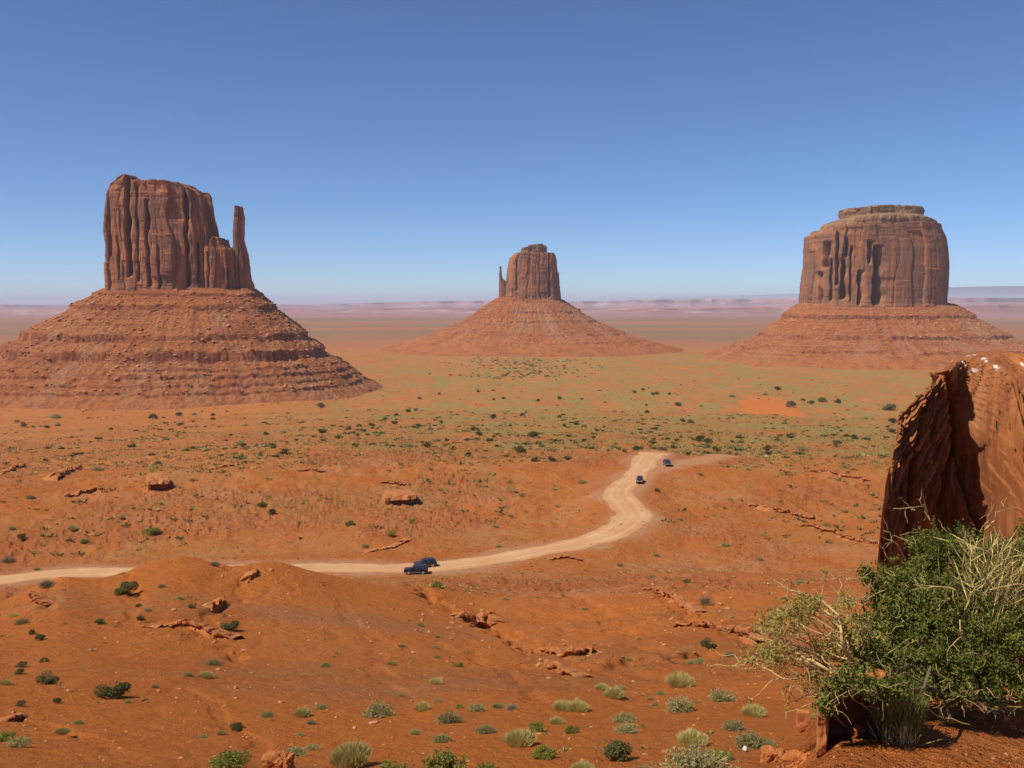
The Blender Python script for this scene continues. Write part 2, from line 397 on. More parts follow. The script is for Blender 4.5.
def cliff_material(name, orange, varnish, hz=1.0):
    m, nt_, b = newmat(name, 0.88, 0.25); N = NT(nt_)
    st = N.noise(N.pos((0.05, 0.05, 0.011)), 1, 7, 0.62, 0.5)
    st2 = N.noise(N.pos((0.5, 0.5, 0.04)), 1, 4, 0.6)
    blot = N.noise(N.pos(), 0.022, 5, 0.6)
    c = N.mix(N.ramp(st, [(0.36, 0), (0.56, 1)]), orange, varnish)
    c = N.mix(N.ramp(blot, [(0.52, 0), (0.68, 0.75)]), c, (orange[0]*1.25, orange[1]*1.22, orange[2]*1.15))
    c = N.mix(N.ramp(st2, [(0.38, 0.5), (0.50, 0)]), c, (varnish[0]*.62, varnish[1]*.60, varnish[2]*.62))
    bands = N.noise(N.pos((0.006, 0.006, 0.22)), 1, 4, 0.6)
    c = N.mix(N.ramp(bands, [(0.50, 0), (0.66, 0.45)]), c, (orange[0]*.8, orange[1]*.66, orange[2]*.62))
    N.link(c, b.inputs['Base Color'])
    a = N.bump(N.noise(N.pos((0.22, 0.22, 0.04)), 1, 6, 0.72), 0.6, 2.6, None)
    d = N.bump(N.noise(N.pos((0.12, 0.12, 0.5)), 1, 5, 0.7), 0.55, 1.6, None, a)
    N.bump(N.noise(N.pos(), 0.45, 5, 0.7), 0.5, 1.2, b, d)
    return m
def talus_material(name):
    m, nt_, b = newmat(name, 0.95, 0.1); N = NT(nt_); p = N.pos()
    c = N.mix(N.ramp(N.noise(p, 0.02, 5, .65), [(0.38, 0), (0.62, 1)]), (0.41, 0.125, 0.036), (0.42, 0.165, 0.062))
    c = N.mix(N.ramp(N.noise(N.pos((0.012, 0.012, 0.30)), 1, 5, 0.65), [(0.45, 0), (0.60, 0.75)]), c, (0.27, 0.08, 0.036))
    c = N.mix(N.math('MULTIPLY', N.attr('fan'), N.ramp(N.noise(p, .08, 5, .7), [(.35, .2), (.6, .75)])), c, (0.40, 0.20, 0.105))
    c = N.mix(N.ramp(N.noise(p, 0.35, 5, .7), [(0.36, .75), (0.50, 0)]), c, (0.17, 0.058, 0.03))
    c = N.mix(N.ramp(N.noise(p, 0.6, 3, .7), [(0.62, 0), (0.72, .75)]), c, (0.50, 0.27, 0.15))
    c = N.mix(N.math('MULTIPLY', N.attr('foot'), N.ramp(N.noise(p, 0.03, 5, .7), [(0.40, 0), (0.60, 1)])), c, (0.44, 0.145, 0.04))
    c = N.mix(N.math('MULTIPLY', N.attr('ledge'), N.ramp(N.noise(N.pos((.16, .16, .03)), 1, 4, .6), [(.38, .15), (.58, .8)])), c, (0.19, 0.058, 0.027))  # steep ledge faces painted darker, for varnish and the little light they catch
    N.link(c, b.inputs['Base Color'])
    a = N.bump(N.noise(p, 0.12, 8, 0.7), 0.9, 5.0, None)
    N.bump(N.noise(p, 0.7, 4, 0.7), 0.7, 0.9, b, a)
    return m
def stone_material(name, c0, c1, dark, scale=1.0, bump=0.05):
    m, nt_, b = newmat(name, 0.85, 0.25); N = NT(nt_); p = N.pos()
    c = N.mix(N.ramp(N.noise(p, 1.2*scale, 5, .6), [(0.38, 0), (0.62, 1)]), c0, c1)
    c = N.mix(N.ramp(N.noise(p, 5*scale, 5, .7), [(0.34, .7), (0.5, 0)]), c, dark)
    N.link(c, b.inputs['Base Color']); N.bump(N.noise(p, 4*scale, 7, .7), 0.8, bump, b)
    return m
M_GROUND = ground_material(); M_ROAD = road_material()
M_CLIFF = cliff_material('butte_cliff', (0.44, 0.175, 0.072), (0.225, 0.102, 0.064))
M_CLIFF_G = cliff_material('merrick_cliff', (0.40, 0.165, 0.072), (0.215, 0.108, 0.066))
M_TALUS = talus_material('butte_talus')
M_CAP = cliff_material('butte_cap', (0.36, 0.20, 0.095), (0.26, 0.14, 0.078))
M_LEDGE = stone_material('ledge_rock', (0.45, 0.145, 0.040), (0.48, 0.19, 0.065), (0.27, 0.080, 0.028), 0.6, 0.15)
M_RUBBLE = stone_material('rubble_rock', (0.42, 0.14, 0.042), (0.52, 0.25, 0.11), (0.27, 0.085, 0.03), 0.5, 0.1)

# ------------------------------------------------------------ the desert floor
def build_ground():
    fine = np.tan(np.linspace(math.atan(-1), math.atan(1), 3))
    az = np.concatenate([np.linspace(-math.pi, -R(42), 60, endpoint=False), np.linspace(-R(42), -R(30.5), 70, endpoint=False),
                         np.linspace(-R(30.5), R(30.5), 1100), np.linspace(R(30.5), R(42), 71)[1:], np.linspace(R(42), math.pi, 61)[1:-1]])
    d = [0.6]
    while d[-1] < 90000:
        D = d[-1]
        st = 0.03 if D < 2.5 else 0.012 if D < 8 else 0.008 if D < 20 else 0.0042 if D < 160 else 0.0048 if D < 420 else 0.006 if D < 900 else 0.010 if D < 2600 else 0.03
        d.append(D*(1+st))
    d = np.array(d); A, Dm = np.meshgrid(az, d)
    X = np.sin(A)*Dm; Y = np.cos(A)*Dm
    Z, rd, rb, rock, dome = height(X.ravel(), Y.ravel(), True)
    x, y = X.ravel(), Y.ravel(); D = Dm.ravel()
    f = grid_faces(len(d), len(az), wrap=True)
    v = np.stack([x, y, Z], -1)
    v = np.vstack([v, [[0, 0, -1.65]]]); c = len(v)-1
    n = len(az); tri = [[(j+1) % n, j, c] for j in range(n)]
    # masks
    wob = 2.5*n2(x/14, y/14, 60)+1.2*n2(x/4, y/4, 61)
    dust = 1-ss(4.0, 8.5, np.minimum(rd, rb+1.0)+wob)
    px = 512+F*np.tan(np.clip(np.arctan2(x, y), -1.2, 1.2))
    azx = x/np.maximum(y, 1)
    vb = ss(280, 420, D+60*n2(x/70, y/70, 62))*(1-ss(2300, 3300, D+300*n2(x/400, y/400, 63)))
    leftred = 1-0.85*(1-ss(-0.42, 0.05, azx+0.12*n2(x/200, y/200, 64)))*ss(250, 350, D)*(1-ss(-.1, .25, azx))
    patch = 0.55+0.45*ss(-0.35, 0.35, fbm2(x/120, y/160, 4, 65))
    veg = np.minimum(vb*leftred*(patch+.15), 1)
    veg = np.maximum(veg, 0.28*ss(150, 260, D)*(1-ss(700, 900, D))*ss(-.2, .5, fbm2(x/40, y/40, 3, 66)))
    veg *= ss(9, 17, np.minimum(rd, rb))
    # open sand blow-out on the right
    P = [ground0(770, 409)]
    dx = (x-P[0][0]-.17*(y-P[0][1]))/40; dy = (y-P[0][1])/210
    sand = 1-ss(0.75, 1.05, np.sqrt(dx*dx+dy*dy)+0.35*n2(x/30, y/60, 67))
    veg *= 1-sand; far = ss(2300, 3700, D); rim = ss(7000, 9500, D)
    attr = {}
    for k, a in (('dust', dust), ('veg', veg), ('sand', sand*0.95), ('far', far), ('rim', rim), ('near_soil', ss(8, 20, D)*(1-ss(110, 150, D))*ss(-.5, .2, fbm2(x/30, y/22, 3, 69)+.3*dome)), ('rock', rock)):
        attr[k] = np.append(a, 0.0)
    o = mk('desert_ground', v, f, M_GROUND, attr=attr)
    tag(o, kind='structure')
    me = o.data
    m2 = mk('ground_center', v[[c]+list(range(n))], [[0, 1+(j+1) % n, 1+j] for j in range(n)], M_GROUND); 
    m2.name = 'ground'; tag(m2, kind='structure')
    return o
def ground0(px, py):
    d = raydir(px, py); h = math.hypot(d[0], d[1]); t = SAMPLES/h
    X, Y, Z = d[0]*t, d[1]*t, d[2]*t; H = base_h(X, Y); k = int(np.argmax(Z <= H))
    return np.array([X[k], Y[k], H[k]])
build_ground()

def ribbon(name, P, half, lift=0.05, seed=0, nc=31):
    T = np.gradient(P[:, :2], axis=0); T /= np.linalg.norm(T, axis=1)[:, None]
    Nn = np.stack([-T[:, 1], T[:, 0]], -1); u = np.linspace(-1, 1, nc)
    s = np.arange(len(P))
    hw = half(np.linspace(0, 1, len(P)))
    V = []; E = []; Rt = []
    for k, a in enumerate(u):
        Rt.append(np.full(len(P), float(np.exp(-((abs(abs(a)-.42))/.12)**2)+.6*np.exp(-((a-.05)/.1)**2))))
        wob = 1+0.28*n2(s/6.0+a*0, np.full(len(P), np.sign(a)*7.3), seed)+0.12*n2(s/2.2, np.full(len(P), np.sign(a)*3.3), seed+1)
        xy = P[:, :2]+Nn*(hw*a*wob)[:, None]
        z = height(xy[:, 0], xy[:, 1])+lift-0.22*max(0, abs(a)-0.8)/0.2
        V.append(np.column_stack([xy, z])); E.append(np.full(len(P), float(ss(0.7, 1.0, abs(a)))))
    V = np.stack(V, 1).reshape(-1, 3); E = np.stack(E, 1).ravel(); Rt = np.stack(Rt, 1).ravel()
    return tag(mk(name, V, grid_faces(len(P), nc), M_ROAD, attr={'edge': E, 'rut': Rt}), kind='structure')
ribbon('dirt_road', resamp(ROAD, 1.2), lambda t: 4.1+1.6*np.exp(-((t-0.66)/0.10)**2)+1.5*ss(.9, 1, t), 0.07, 70)

# ------------------------------------------------------------ far mesas and the faint mountain on the horizon
def mesa_material(name, a, b_):
    m, nt_, b = newmat(name, 0.95, 0.1); N = NT(nt_)
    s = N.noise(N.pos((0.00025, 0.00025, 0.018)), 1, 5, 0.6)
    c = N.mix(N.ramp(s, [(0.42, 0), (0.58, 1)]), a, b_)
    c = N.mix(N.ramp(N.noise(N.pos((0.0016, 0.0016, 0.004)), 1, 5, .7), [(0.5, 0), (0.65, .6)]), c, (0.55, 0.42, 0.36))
    N.link(c, b.inputs['Base Color'])
    N.bump(N.noise(N.pos((0.004, 0.004, 0.004)), 1, 6, 0.7), 0.8, 60, b)
    return m
def mesa(name, Dist, px0, px1, rowtop, z0, talus, mat, seed, amp, step):
    a0, a1 = math.atan((px0-512)/F), math.atan((px1-512)/F); n = 700
    az = np.linspace(a0, a1, n)
    prof = [(0, 0.0), (talus*.25, .18), (talus*.55, .42), (talus*.85, .60), (talus, .64), (talus*1.03, .86), (talus*1.3, .88), (talus*1.33, 1.0), (talus*6, 1.0), (talus*6.2, 0)]
    V = []
    ends = ss(0, 0.03, (az-a0)/(a1-a0))*(1-ss(0.97, 1, (az-a0)/(a1-a0)))
    q = az*Dist/1000
    cut = amp*(fbm2(q*0.35, q*0+seed, 4, seed)+0.35*np.abs(n2(q*1.3, q*0+seed, seed+3)))
    pxs = 512+F*np.tan(az)
    rt = np.interp(pxs, [p for p, _ in rowtop], [r for _, r in rowtop])
    ztop = Dist*TP - rt*0
    ztop = -(rt-302)/F*Dist*1.005 + step*np.round(1.6*fbm2(q*0.12, q*0+9, 3, seed+5))
    for o_, h in prof:
        d = Dist+o_+cut*(1.0 if o_ < talus*3 else 0)
        z = z0+(ztop-z0)*h*ends if h > 0 else np.full(n, z0)
        V.append(np.column_stack([np.sin(az)*d, np.cos(az)*d, z-2]))
    V = np.stack(V, 0).reshape(-1, 3)
    return tag(mk(name, V, grid_faces(len(prof), n), mat, smooth=False), kind='structure')
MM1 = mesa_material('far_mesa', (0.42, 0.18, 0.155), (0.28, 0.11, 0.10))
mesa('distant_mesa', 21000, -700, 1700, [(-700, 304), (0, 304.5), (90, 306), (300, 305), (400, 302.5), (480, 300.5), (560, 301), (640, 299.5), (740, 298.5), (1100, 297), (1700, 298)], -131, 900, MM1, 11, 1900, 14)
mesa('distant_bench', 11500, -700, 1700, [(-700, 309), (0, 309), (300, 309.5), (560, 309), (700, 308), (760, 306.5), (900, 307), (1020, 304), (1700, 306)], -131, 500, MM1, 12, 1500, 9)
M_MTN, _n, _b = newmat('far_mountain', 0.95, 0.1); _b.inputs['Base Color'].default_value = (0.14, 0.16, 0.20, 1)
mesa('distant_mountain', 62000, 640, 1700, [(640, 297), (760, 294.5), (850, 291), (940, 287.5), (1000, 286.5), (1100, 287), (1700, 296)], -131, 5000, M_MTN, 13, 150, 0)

# ------------------------------------------------------------ buttes
def unit_outline(n, e):
    th = np.linspace(0, 2*math.pi, 4001)+math.pi/2
    c, s = np.cos(th), np.sin(th)
    x = np.sign(c)*np.abs(c)**(2/e); y = np.sign(s)*np.abs(s)**(2/e)
    L = np.concatenate([[0], np.cumsum(np.hypot(np.diff(x), np.diff(y)))])
    t = np.linspace(0, L[-1], n, endpoint=False)
    return np.interp(t, L, x), np.interp(t, L, y)
def columns(s, z, cw, seed, blockh, per):
    """piecewise columns along the wall: returns offset in -1..1 per block, position in the column and crack depth"""
    ncell = max(3, int(round(per/cw))); u = s/per*ncell + 0.22*n2(s/cw*0.7, z/(blockh*0.8), seed+5)
    i = np.floor(u).astype(np.int64)
    jit = lambda k: (rnd(np.mod(k, ncell), seed=seed)-0.5)*0.55
    f = u-i; lo = jit(i); hi = 1+jit(i+1)
    left = f < lo; right = f > hi
    j = np.where(left, i-1, np.where(right, i+1, i))
    a = j+jit(j); b = j+1+jit(j+1); f = (u-a)/(b-a); j = np.mod(j, ncell)
    hz = z/blockh+rnd(j, seed=seed+1)*7; k = np.floor(hz).astype(np.int64)
    off = (rnd(j, seed=seed+2)-0.5)*1.3+(rnd(j, k, seed=seed+3)-0.5)*0.7
    edge = np.minimum(f, 1-f)*2
    return off, edge, j
def cliff(name, mat, Y, b, left, right, top, zb_row_px, seed, parent, e=3.6, nth=900, nh=170, amp=(6, 1.6, .35), cws=(26, 9, 3.2), blocks=(60, 26, 12), clefts=(), flare=0.03, capn=2.0, topround=0.0, org=(0, 0, 0), ledge=1.0, yfun=None, toprough=1.0):
    """left/right: [(px,row)] side outlines from top to bottom, top: [(px,row)] skyline, all read in the vertical plane y = Y"""
    def tox(px): return (px-512)/F*(Y*CP+0)  # refined below
    pl = np.array([at_plane(p, r, Y) for p, r in left]); pr = np.array([at_plane(p, r, Y) for p, r in right]); pt = np.array([at_plane(p, r, Y) for p, r in top])
    zb = at_plane(zb_row_px[0], zb_row_px[1], Y)[2]-14
    o = np.argsort(pl[:, 2]); zl, xl = pl[o, 2], pl[o, 0]; o = np.argsort(pr[:, 2]); zr, xr = pr[o, 2], pr[o, 0]
    ux, uy = unit_outline(nth, e)
    x0, x1 = np.interp(zb+14, zl, xl), np.interp(zb+14, zr, xr)
    cxm = (pl[:, 0].mean()+pr[:, 0].mean())/2
    half = (x1-x0)/2; per = 2*(2*half+2*b)*0.93
    s = np.arange(nth)/nth*per
    zt0 = pt[:, 2].max()-2; xa, xb = np.interp(zt0, zl, xl), np.interp(zt0, zr, xr); tx = (xa+xb)/2+ux*(xb-xa)/2
    ztop = np.interp(tx, pt[:, 0], pt[:, 2])
    ztop = ztop+toprough*(1.4*n2(s/9, s*0, seed+50)+0.8*np.round(1.3*n2(s/4, s*0+5, seed+51)))
    t = np.linspace(0, 1, nh)[:, None]
    Z = zb+t*(ztop[None, :]-zb)
    XL = np.interp(Z, zl, xl); XR = np.interp(Z, zr, xr)
    cxz = (XL+XR)/2; hw = (XR-XL)/2
    nx, ny = ux*1.0, uy*1.0
    tx_ = np.roll(ux*half, -1)-np.roll(ux*half, 1); ty_ = np.roll(uy*b, -1)-np.roll(uy*b, 1)
    ln = np.hypot(tx_, ty_)+1e-9; nx, ny = ty_/ln, -tx_/ln
    if np.mean(nx*ux) < 0: nx, ny = -nx, -ny
    S = np.broadcast_to(s[None, :], Z.shape)
    d = np.zeros_like(Z)
    for k in range(3):
        off, edge, j = columns(S, Z, cws[k], seed+10*k, blocks[k], per)
        d += amp[k]*(off*1.0-0.40*(1-np.sqrt(np.clip(1-(1-edge)**9, 0, 1))))
    relh = (Z-zb)/(ztop[None, :]-zb)
    lg = 1.1*terr(n2(Z/9, Z*0+3.3, seed+70)+0.25*n2(S/20, Z/9, seed+71), 3, .1)+0.5*n2(S/30, Z/1.7, seed+72)
    band = 0.35+ss(.80, .95, relh)*1.2+(1-ss(0.08, .2, relh))*1.2
    d += ledge*lg*band*0.9
    d += fbm3(S/7, Z/12, Z*0+seed, 3, seed+80)*0.5*amp[1]*0.35
    d += flare*half*(1-ss(0, .16, relh))*0.6-0.95*(amp[0]+amp[1]*.6)*np.abs(ux)[None, :]**4
    for (cx_, w_, dep, r0, r1) in clefts:      # vertical clefts: px, width m, depth m, between two rows
        X = at_plane(cx_, 250, Y)[0]; z0, z1 = at_plane(cx_, r1, Y)[2], at_plane(cx_, r0, Y)[2]
        px_ = cxz+ux[None, :]*hw; fr = (uy < 0)[None, :]
        ww = w_*(0.7+0.5*n2(Z/25, Z*0+cx_, seed+91))
        xc = X+2.0*n2(Z/22, Z*0+cx_*.37, seed+92)
        uu = (px_-xc)/ww; q = np.where(uu < 0, np.exp(-np.abs(uu*2.2)**3), np.exp(-np.abs(uu*.8)**1.6))*ss(z0-6, z0+3, Z)*(1-ss(z1-3, z1+6, Z))
        d -= np.where(fr, dep*1.6*q, 0)
    d -= topround*half*ss(.86, 1.0, relh)**2
    Xv = cxz+ux[None, :]*hw+nx[None, :]*d; Yv = Y+uy[None, :]*b+ny[None, :]*d
    if yfun is not None: Yv = Yv+yfun(Xv, Yv, Z)
    V = [np.stack([Xv, Yv, Z], -1).reshape(-1, 3)]
    rings = 26; last = np.stack([Xv[-1], Yv[-1]], -1); cen = np.array([cxz[-1].mean(), Y])
    for k in range(1, rings+1):
        q = 1-k/rings; q = max(q, 0.002)
        xy = cen+(last-cen)*q
        zt = np.interp(xy[:, 0], pt[:, 0], pt[:, 2])*1.0
        wq = 1-q
        z = Z[-1]*(1-ss(0, .25, wq))+zt*ss(0, .25, wq)+toprough*(0.9*capn*fbm2(xy[:, 0]/18, xy[:, 1]/18, 3, seed+95)*ss(0, .2, wq))
        V.append(np.column_stack([xy, z]))
    V = np.vstack(V); V -= np.array(org)
    return mk(name, V, grid_faces(nh+rings, nth, wrap=True)[:, ::-1].copy(), mat, parent)
def talus(name, mat, c, a0, b0, e, prof, lscale, rscale, seed, parent, org, nth=1100, gully=6.0, sub=2, fscale=1.0):
    """skirt round the cliff: prof = [(offset, z)] outwards; left, right and front runs scale differently"""
    pr = np.array(prof, float); n = 230
    L = np.concatenate([[0], np.cumsum(np.hypot(np.diff(pr[:, 0]), np.diff(pr[:, 1])))])
    t = np.linspace(0, L[-1], n); O = np.interp(t, L, pr[:, 0]); Zp = np.interp(t, L, pr[:, 1])
    ux, uy = unit_outline(nth, e); r = np.hypot(ux, uy); dx, dy = ux/r, uy/r
    th = np.arctan2(dy, dx)
    fan = None
    sc = np.where(dx < 0, lscale, rscale)*dx**2+np.where(dy < 0, fscale, 1.0)*dy**2
    OO = O[:, None]*sc[None, :]
    X = c[0]+ux[None, :]*a0+dx[None, :]*OO; Y_ = c[1]+uy[None, :]*b0+dy[None, :]*OO
    k = ss(0, 60, OO)
    rad = gully*(1-1.9*np.abs(fbm2(th*7+0*OO, OO/260+3, 3, seed)))
    fine = 1.6*fbm2(X/16, Y_/16, 4, seed+3)+0.8*n2(X/5, Y_/5, seed+5)
    grad = np.gradient(Zp)/np.maximum(np.gradient(O), 1e-3)
    jag = 1.6*n2(X/13, Y_/13, seed+7)+1.2*n2(X/5.5, Y_/5.5, seed+8)+2.5*n2(X/60, Y_/60, seed+11)
    on = np.interp(np.clip(O[:, None]+jag*k*1.2, 0, O[-1]), O+np.arange(n)*1e-6, Zp)
    # ledges fade in and out along their run, drowned under scree where they fade
    plain = np.interp(O, pr[[0, -1], 0], pr[[0, -1], 1])
    sm = smooth(np.repeat(Zp[:, None], 1, 1), 0, 12, 3)
    cover = ss(0.10, 0.5, n2(th*3.2+0*OO, OO/60, seed+9)+0.5*n2(th*9+0*OO, OO/30, seed+10)+.35*ss(.2, 1.0, th+0*OO+1.57)*(th < 1))
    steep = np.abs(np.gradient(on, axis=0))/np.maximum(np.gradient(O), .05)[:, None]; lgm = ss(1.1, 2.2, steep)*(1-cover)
    Z = on*(1-cover)+(sm+0*OO)*cover+0.6*rad*k*(1-0.6*ss(200, 330, OO))*0.45+fine*k*(1-.55*ss(200, 350, OO))
    V = np.stack([X, Y_, Z], -1).reshape(-1, 3)-np.array(org)
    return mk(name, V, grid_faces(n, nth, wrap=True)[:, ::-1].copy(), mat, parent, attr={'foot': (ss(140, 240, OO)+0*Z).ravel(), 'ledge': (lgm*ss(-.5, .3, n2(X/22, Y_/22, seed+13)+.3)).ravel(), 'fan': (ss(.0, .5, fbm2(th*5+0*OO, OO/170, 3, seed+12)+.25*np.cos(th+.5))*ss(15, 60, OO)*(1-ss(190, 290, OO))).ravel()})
ROCK_B = []
def ico(seed, sub=1):
    import bmesh
    bm = bmesh.new(); bmesh.ops.create_icosphere(bm, subdivisions=sub, radius=1.0)
    v = np.array([q.co[:] for q in bm.verts]); f = np.array([[l.index for l in q.verts] for q in bm.faces]); bm.free()
    v = v*(1+0.35*n3(v[:, 0]*1.3, v[:, 1]*1.3, v[:, 2]*1.3+seed*3.1, seed)[:, None])
    rng = np.random.RandomState(seed)       # knock flat facets into it
    for _ in range(7):
        n = rng.normal(size=3); n /= np.linalg.norm(n); d = rng.uniform(0.45, 0.75)
        q = v@n; v = v-np.outer(np.maximum(q-d, 0), n)
    return v, f
ROCKS = [ico(i, 2) for i in range(8)]; ROCKS1 = [ico(i+20, 1) for i in range(8)]
def rocks_mesh(pts, sizes, seed, lib=None, flat=0.65):
    lib = lib or ROCKS1; rng = np.random.RandomState(seed); V = []; Fc = []; off = 0
    for p, s in zip(pts, sizes):
        v, f = lib[rng.randint(len(lib))]
        a = rng.uniform(0, 6.28); c, q = math.cos(a), math.sin(a)
        u = v*np.array([s, s*rng.uniform(.6, 1), s*rng.uniform(.4, .9)*flat])
        u = np.column_stack([u[:, 0]*c-u[:, 1]*q, u[:, 0]*q+u[:, 1]*c, u[:, 2]])+p
        V.append(u); Fc.append(f+off); off += len(u)
    return np.vstack(V), np.vstack(Fc)
def scatter_on(o, n, seed, smin, smax, zlo, zhi, front=True):
    me = o.data; k = len(me.vertices); co = np.empty(k*3, np.float32); me.vertices.foreach_get('co', co); co = co.reshape(-1, 3)
    rng = np.random.RandomState(seed); ok = np.where((co[:, 2] > zlo) & (co[:, 2] < zhi))[0]
    idx = rng.choice(ok, n); s = smin*(smax/smin)**(rng.rand(n)**2.2)
    return rocks_mesh(co[idx], s, seed)

# --- left butte with the thumb
YW = 1440.0
oW = tuple(at_plane(181, 395, YW)*np.array([1, 1, 1])); oW = (oW[0], YW, PLAIN)
bw = empty('mitten_butte', oW)
tag(bw, 'large red butte on the left with a blocky tower and a thin spire beside it', 'butte', 'buttes standing on the plain')
cliff('cliff_block', M_CLIFF, YW, 44, [(126, 178), (112, 186), (108.5, 193), (106.5, 206), (105, 232), (106.7, 246), (107.5, 265), (109, 290)],
      [(206, 184), (208, 192), (211, 202), (212, 216), (215, 228), (216.5, 237), (217, 262), (220, 294)],
      [(100, 206), (106, 204), (109, 192), (113, 185), (119, 182), (123, 179), (132, 177.5), (140, 179), (144.5, 182), (150, 184), (160, 184), (167, 183), (180, 184), (190, 186), (195.5, 190), (202, 191.5), (207, 192.5), (211, 196), (216, 215)],
      (150, 290), 101, bw, e=5.0, org=oW, amp=(7, 1.9, .35),
      clefts=((119, 2.6, 9, 203, 255), (139, 4.5, 15, 178, 275), (158, 3, 11, 205, 285), (169, 2.2, 8, 250, 290), (195, 3.6, 13, 195, 285), (206, 3, 9, 245, 282), (129, 1.8, 6, 240, 278), (149, 2.0, 7, 190, 280)))
cliff('shoulder', M_CLIFF, YW-6, 30, [(208, 240), (207, 249), (206, 292)], [(232, 246), (236, 250), (240, 294)],
      [(204, 250), (209, 249), (215, 247), (216.5, 239.5), (219, 238), (223.5, 239), (226, 246), (230, 247), (234, 249), (240, 250)], (222, 292), 131, bw, e=3.4, nth=420, nh=110, org=oW,
      amp=(4, 1.5, .35), cws=(17, 7, 3), clefts=((214, 2, 7, 256, 286), (233, 2.4, 9, 252, 294)))
cliff('spire', M_CLIFF, YW-4, 15, [(235.5, 206), (235, 209), (235.3, 214), (234.2, 225), (234, 240), (233.5, 255), (233.5, 292)], [(242.5, 206), (243, 213), (244.6, 218), (244.2, 228), (244.2, 240), (246.5, 248), (248.5, 255), (250.5, 270), (252, 280), (255, 285), (256.5, 298)],
      [(230, 208), (235, 207.5), (239, 206.3), (243, 207.5), (250, 209)], (243, 294), 151, bw, e=2.8, nth=300, nh=170, org=oW, amp=(1.2, .9, .45), cws=(16, 6, 2.6), toprough=.5, clefts=((241, 1.2, 3, 252, 292),))
zt = at_plane(170, 288, YW)[2]
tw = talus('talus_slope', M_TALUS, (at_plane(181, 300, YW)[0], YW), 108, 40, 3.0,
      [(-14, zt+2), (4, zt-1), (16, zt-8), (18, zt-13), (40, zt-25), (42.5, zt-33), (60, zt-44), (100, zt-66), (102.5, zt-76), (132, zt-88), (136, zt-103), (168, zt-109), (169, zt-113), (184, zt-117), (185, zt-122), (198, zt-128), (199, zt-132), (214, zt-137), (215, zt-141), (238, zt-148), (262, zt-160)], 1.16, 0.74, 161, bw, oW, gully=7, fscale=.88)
v, f = scatter_on(tw, 8000, 5, 0.7, 5.0, 12, 145)
tag(mk('fallen_boulder_scree', v, f, M_RUBBLE, bw, smooth=False), kind='stuff')

# --- middle butte, farther off
YE = 2690.0; oE = (at_plane(528, 300, YE)[0], YE, PLAIN)
be = empty('mitten_butte', oE)
tag(be, 'small far red butte at centre with a thin spire at its left end', 'butte', 'buttes standing on the plain')
cliff('cliff_block', M_CLIFF, YE, 70, [(512, 254), (508.5, 258), (506.5, 264), (505, 275), (504, 286), (503, 304)],
      [(557, 254), (558, 258), (558.5, 265), (559.5, 275), (560.5, 285), (562, 300)],
      [(506, 262), (509, 257), (512, 255), (516, 254), (530, 254), (545, 253.5), (555, 254), (558, 255)], (532, 297), 201, be, e=3.6, org=oE, nth=700, nh=110,
      amp=(5, 1.8, .6), cws=(34, 13, 6), clefts=((548, 4, 9, 255, 296), (516, 3, 7, 262, 290)))
cliff('cap_rock', M_CAP, YE, 42, [(521, 248), (519, 250), (519, 256)], [(545, 244), (547, 248), (547, 256)],
      [(518, 251), (521, 248.5), (527, 247.5), (529, 245.5), (536, 245), (543, 244.3), (546, 247), (548, 249)], (532, 252.5), 221, be, e=3, org=oE, nth=360, nh=40, amp=(4, 2.4, 1), cws=(20, 9, 5), blocks=(14, 9, 6), ledge=2.2)
cliff('spire', M_CLIFF, YE, 16, [(499, 266), (499, 270), (498.5, 282), (498, 304)], [(502, 266), (502.5, 271), (502.5, 275), (504, 279), (507, 281), (511, 284), (514, 302)],
      [(495, 268), (499, 267), (501, 266.3), (503, 268), (508, 270)], (504, 298), 231, be, e=2.6, nth=260, nh=110, org=oE, amp=(2, 1.2, .6), cws=(20, 8, 4), toprough=.6)
zt = at_plane(528, 297, YE)[2]
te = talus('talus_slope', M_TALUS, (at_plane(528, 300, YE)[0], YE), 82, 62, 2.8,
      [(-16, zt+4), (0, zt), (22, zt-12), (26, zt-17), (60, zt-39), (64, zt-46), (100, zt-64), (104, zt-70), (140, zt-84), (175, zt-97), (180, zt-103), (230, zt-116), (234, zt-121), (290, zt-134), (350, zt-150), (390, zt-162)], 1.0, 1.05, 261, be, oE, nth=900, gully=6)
v, f = scatter_on(te, 2500, 6, 1.5, 5.0, 20, 140)
tag(mk('fallen_boulder_scree', v, f, M_RUBBLE, be, smooth=False), kind='stuff')

# --- right butte
YM = 2240.0; oM = (at_plane(874, 300, YM)[0], YM, PLAIN)
bm_ = empty('flat_topped_butte', oM)
tag(bm_, 'broad flat topped red butte on the right with dark clefts at its left side', 'butte', 'buttes standing on the plain')
cliff('cliff_block', M_CLIFF_G, YM, 120, [(810, 234), (808, 236), (806.8, 250), (806, 270), (804, 285), (803, 298), (803, 312)],
      [(933, 230), (935, 234), (938, 240), (940, 252), (941, 265), (940.5, 280), (939, 300), (938, 310)],
      [(803, 236), (808, 235.5), (818, 234.5), (821, 230), (826, 228), (850, 228), (900, 226), (930, 227), (936, 230), (945, 236)], (874, 305), 301, bm_, e=3.2, org=oM, nth=1000, nh=160,
      amp=(5.0, 1.2, .35), cws=(34, 13, 5), blocks=(90, 40, 18),
      clefts=((812.5, 6, 18, 245, 268), (822, 4, 14, 236, 285), (829, 5, 20, 242, 258), (826.5, 7, 26, 262, 298), (841.5, 7, 24, 273, 303), (850, 6.5, 24, 245, 264), (856, 11, 46, 250, 306), (808.5, 5, 16, 274, 304), (834, 3.5, 12, 250, 300), (817, 3, 10, 262, 300)))
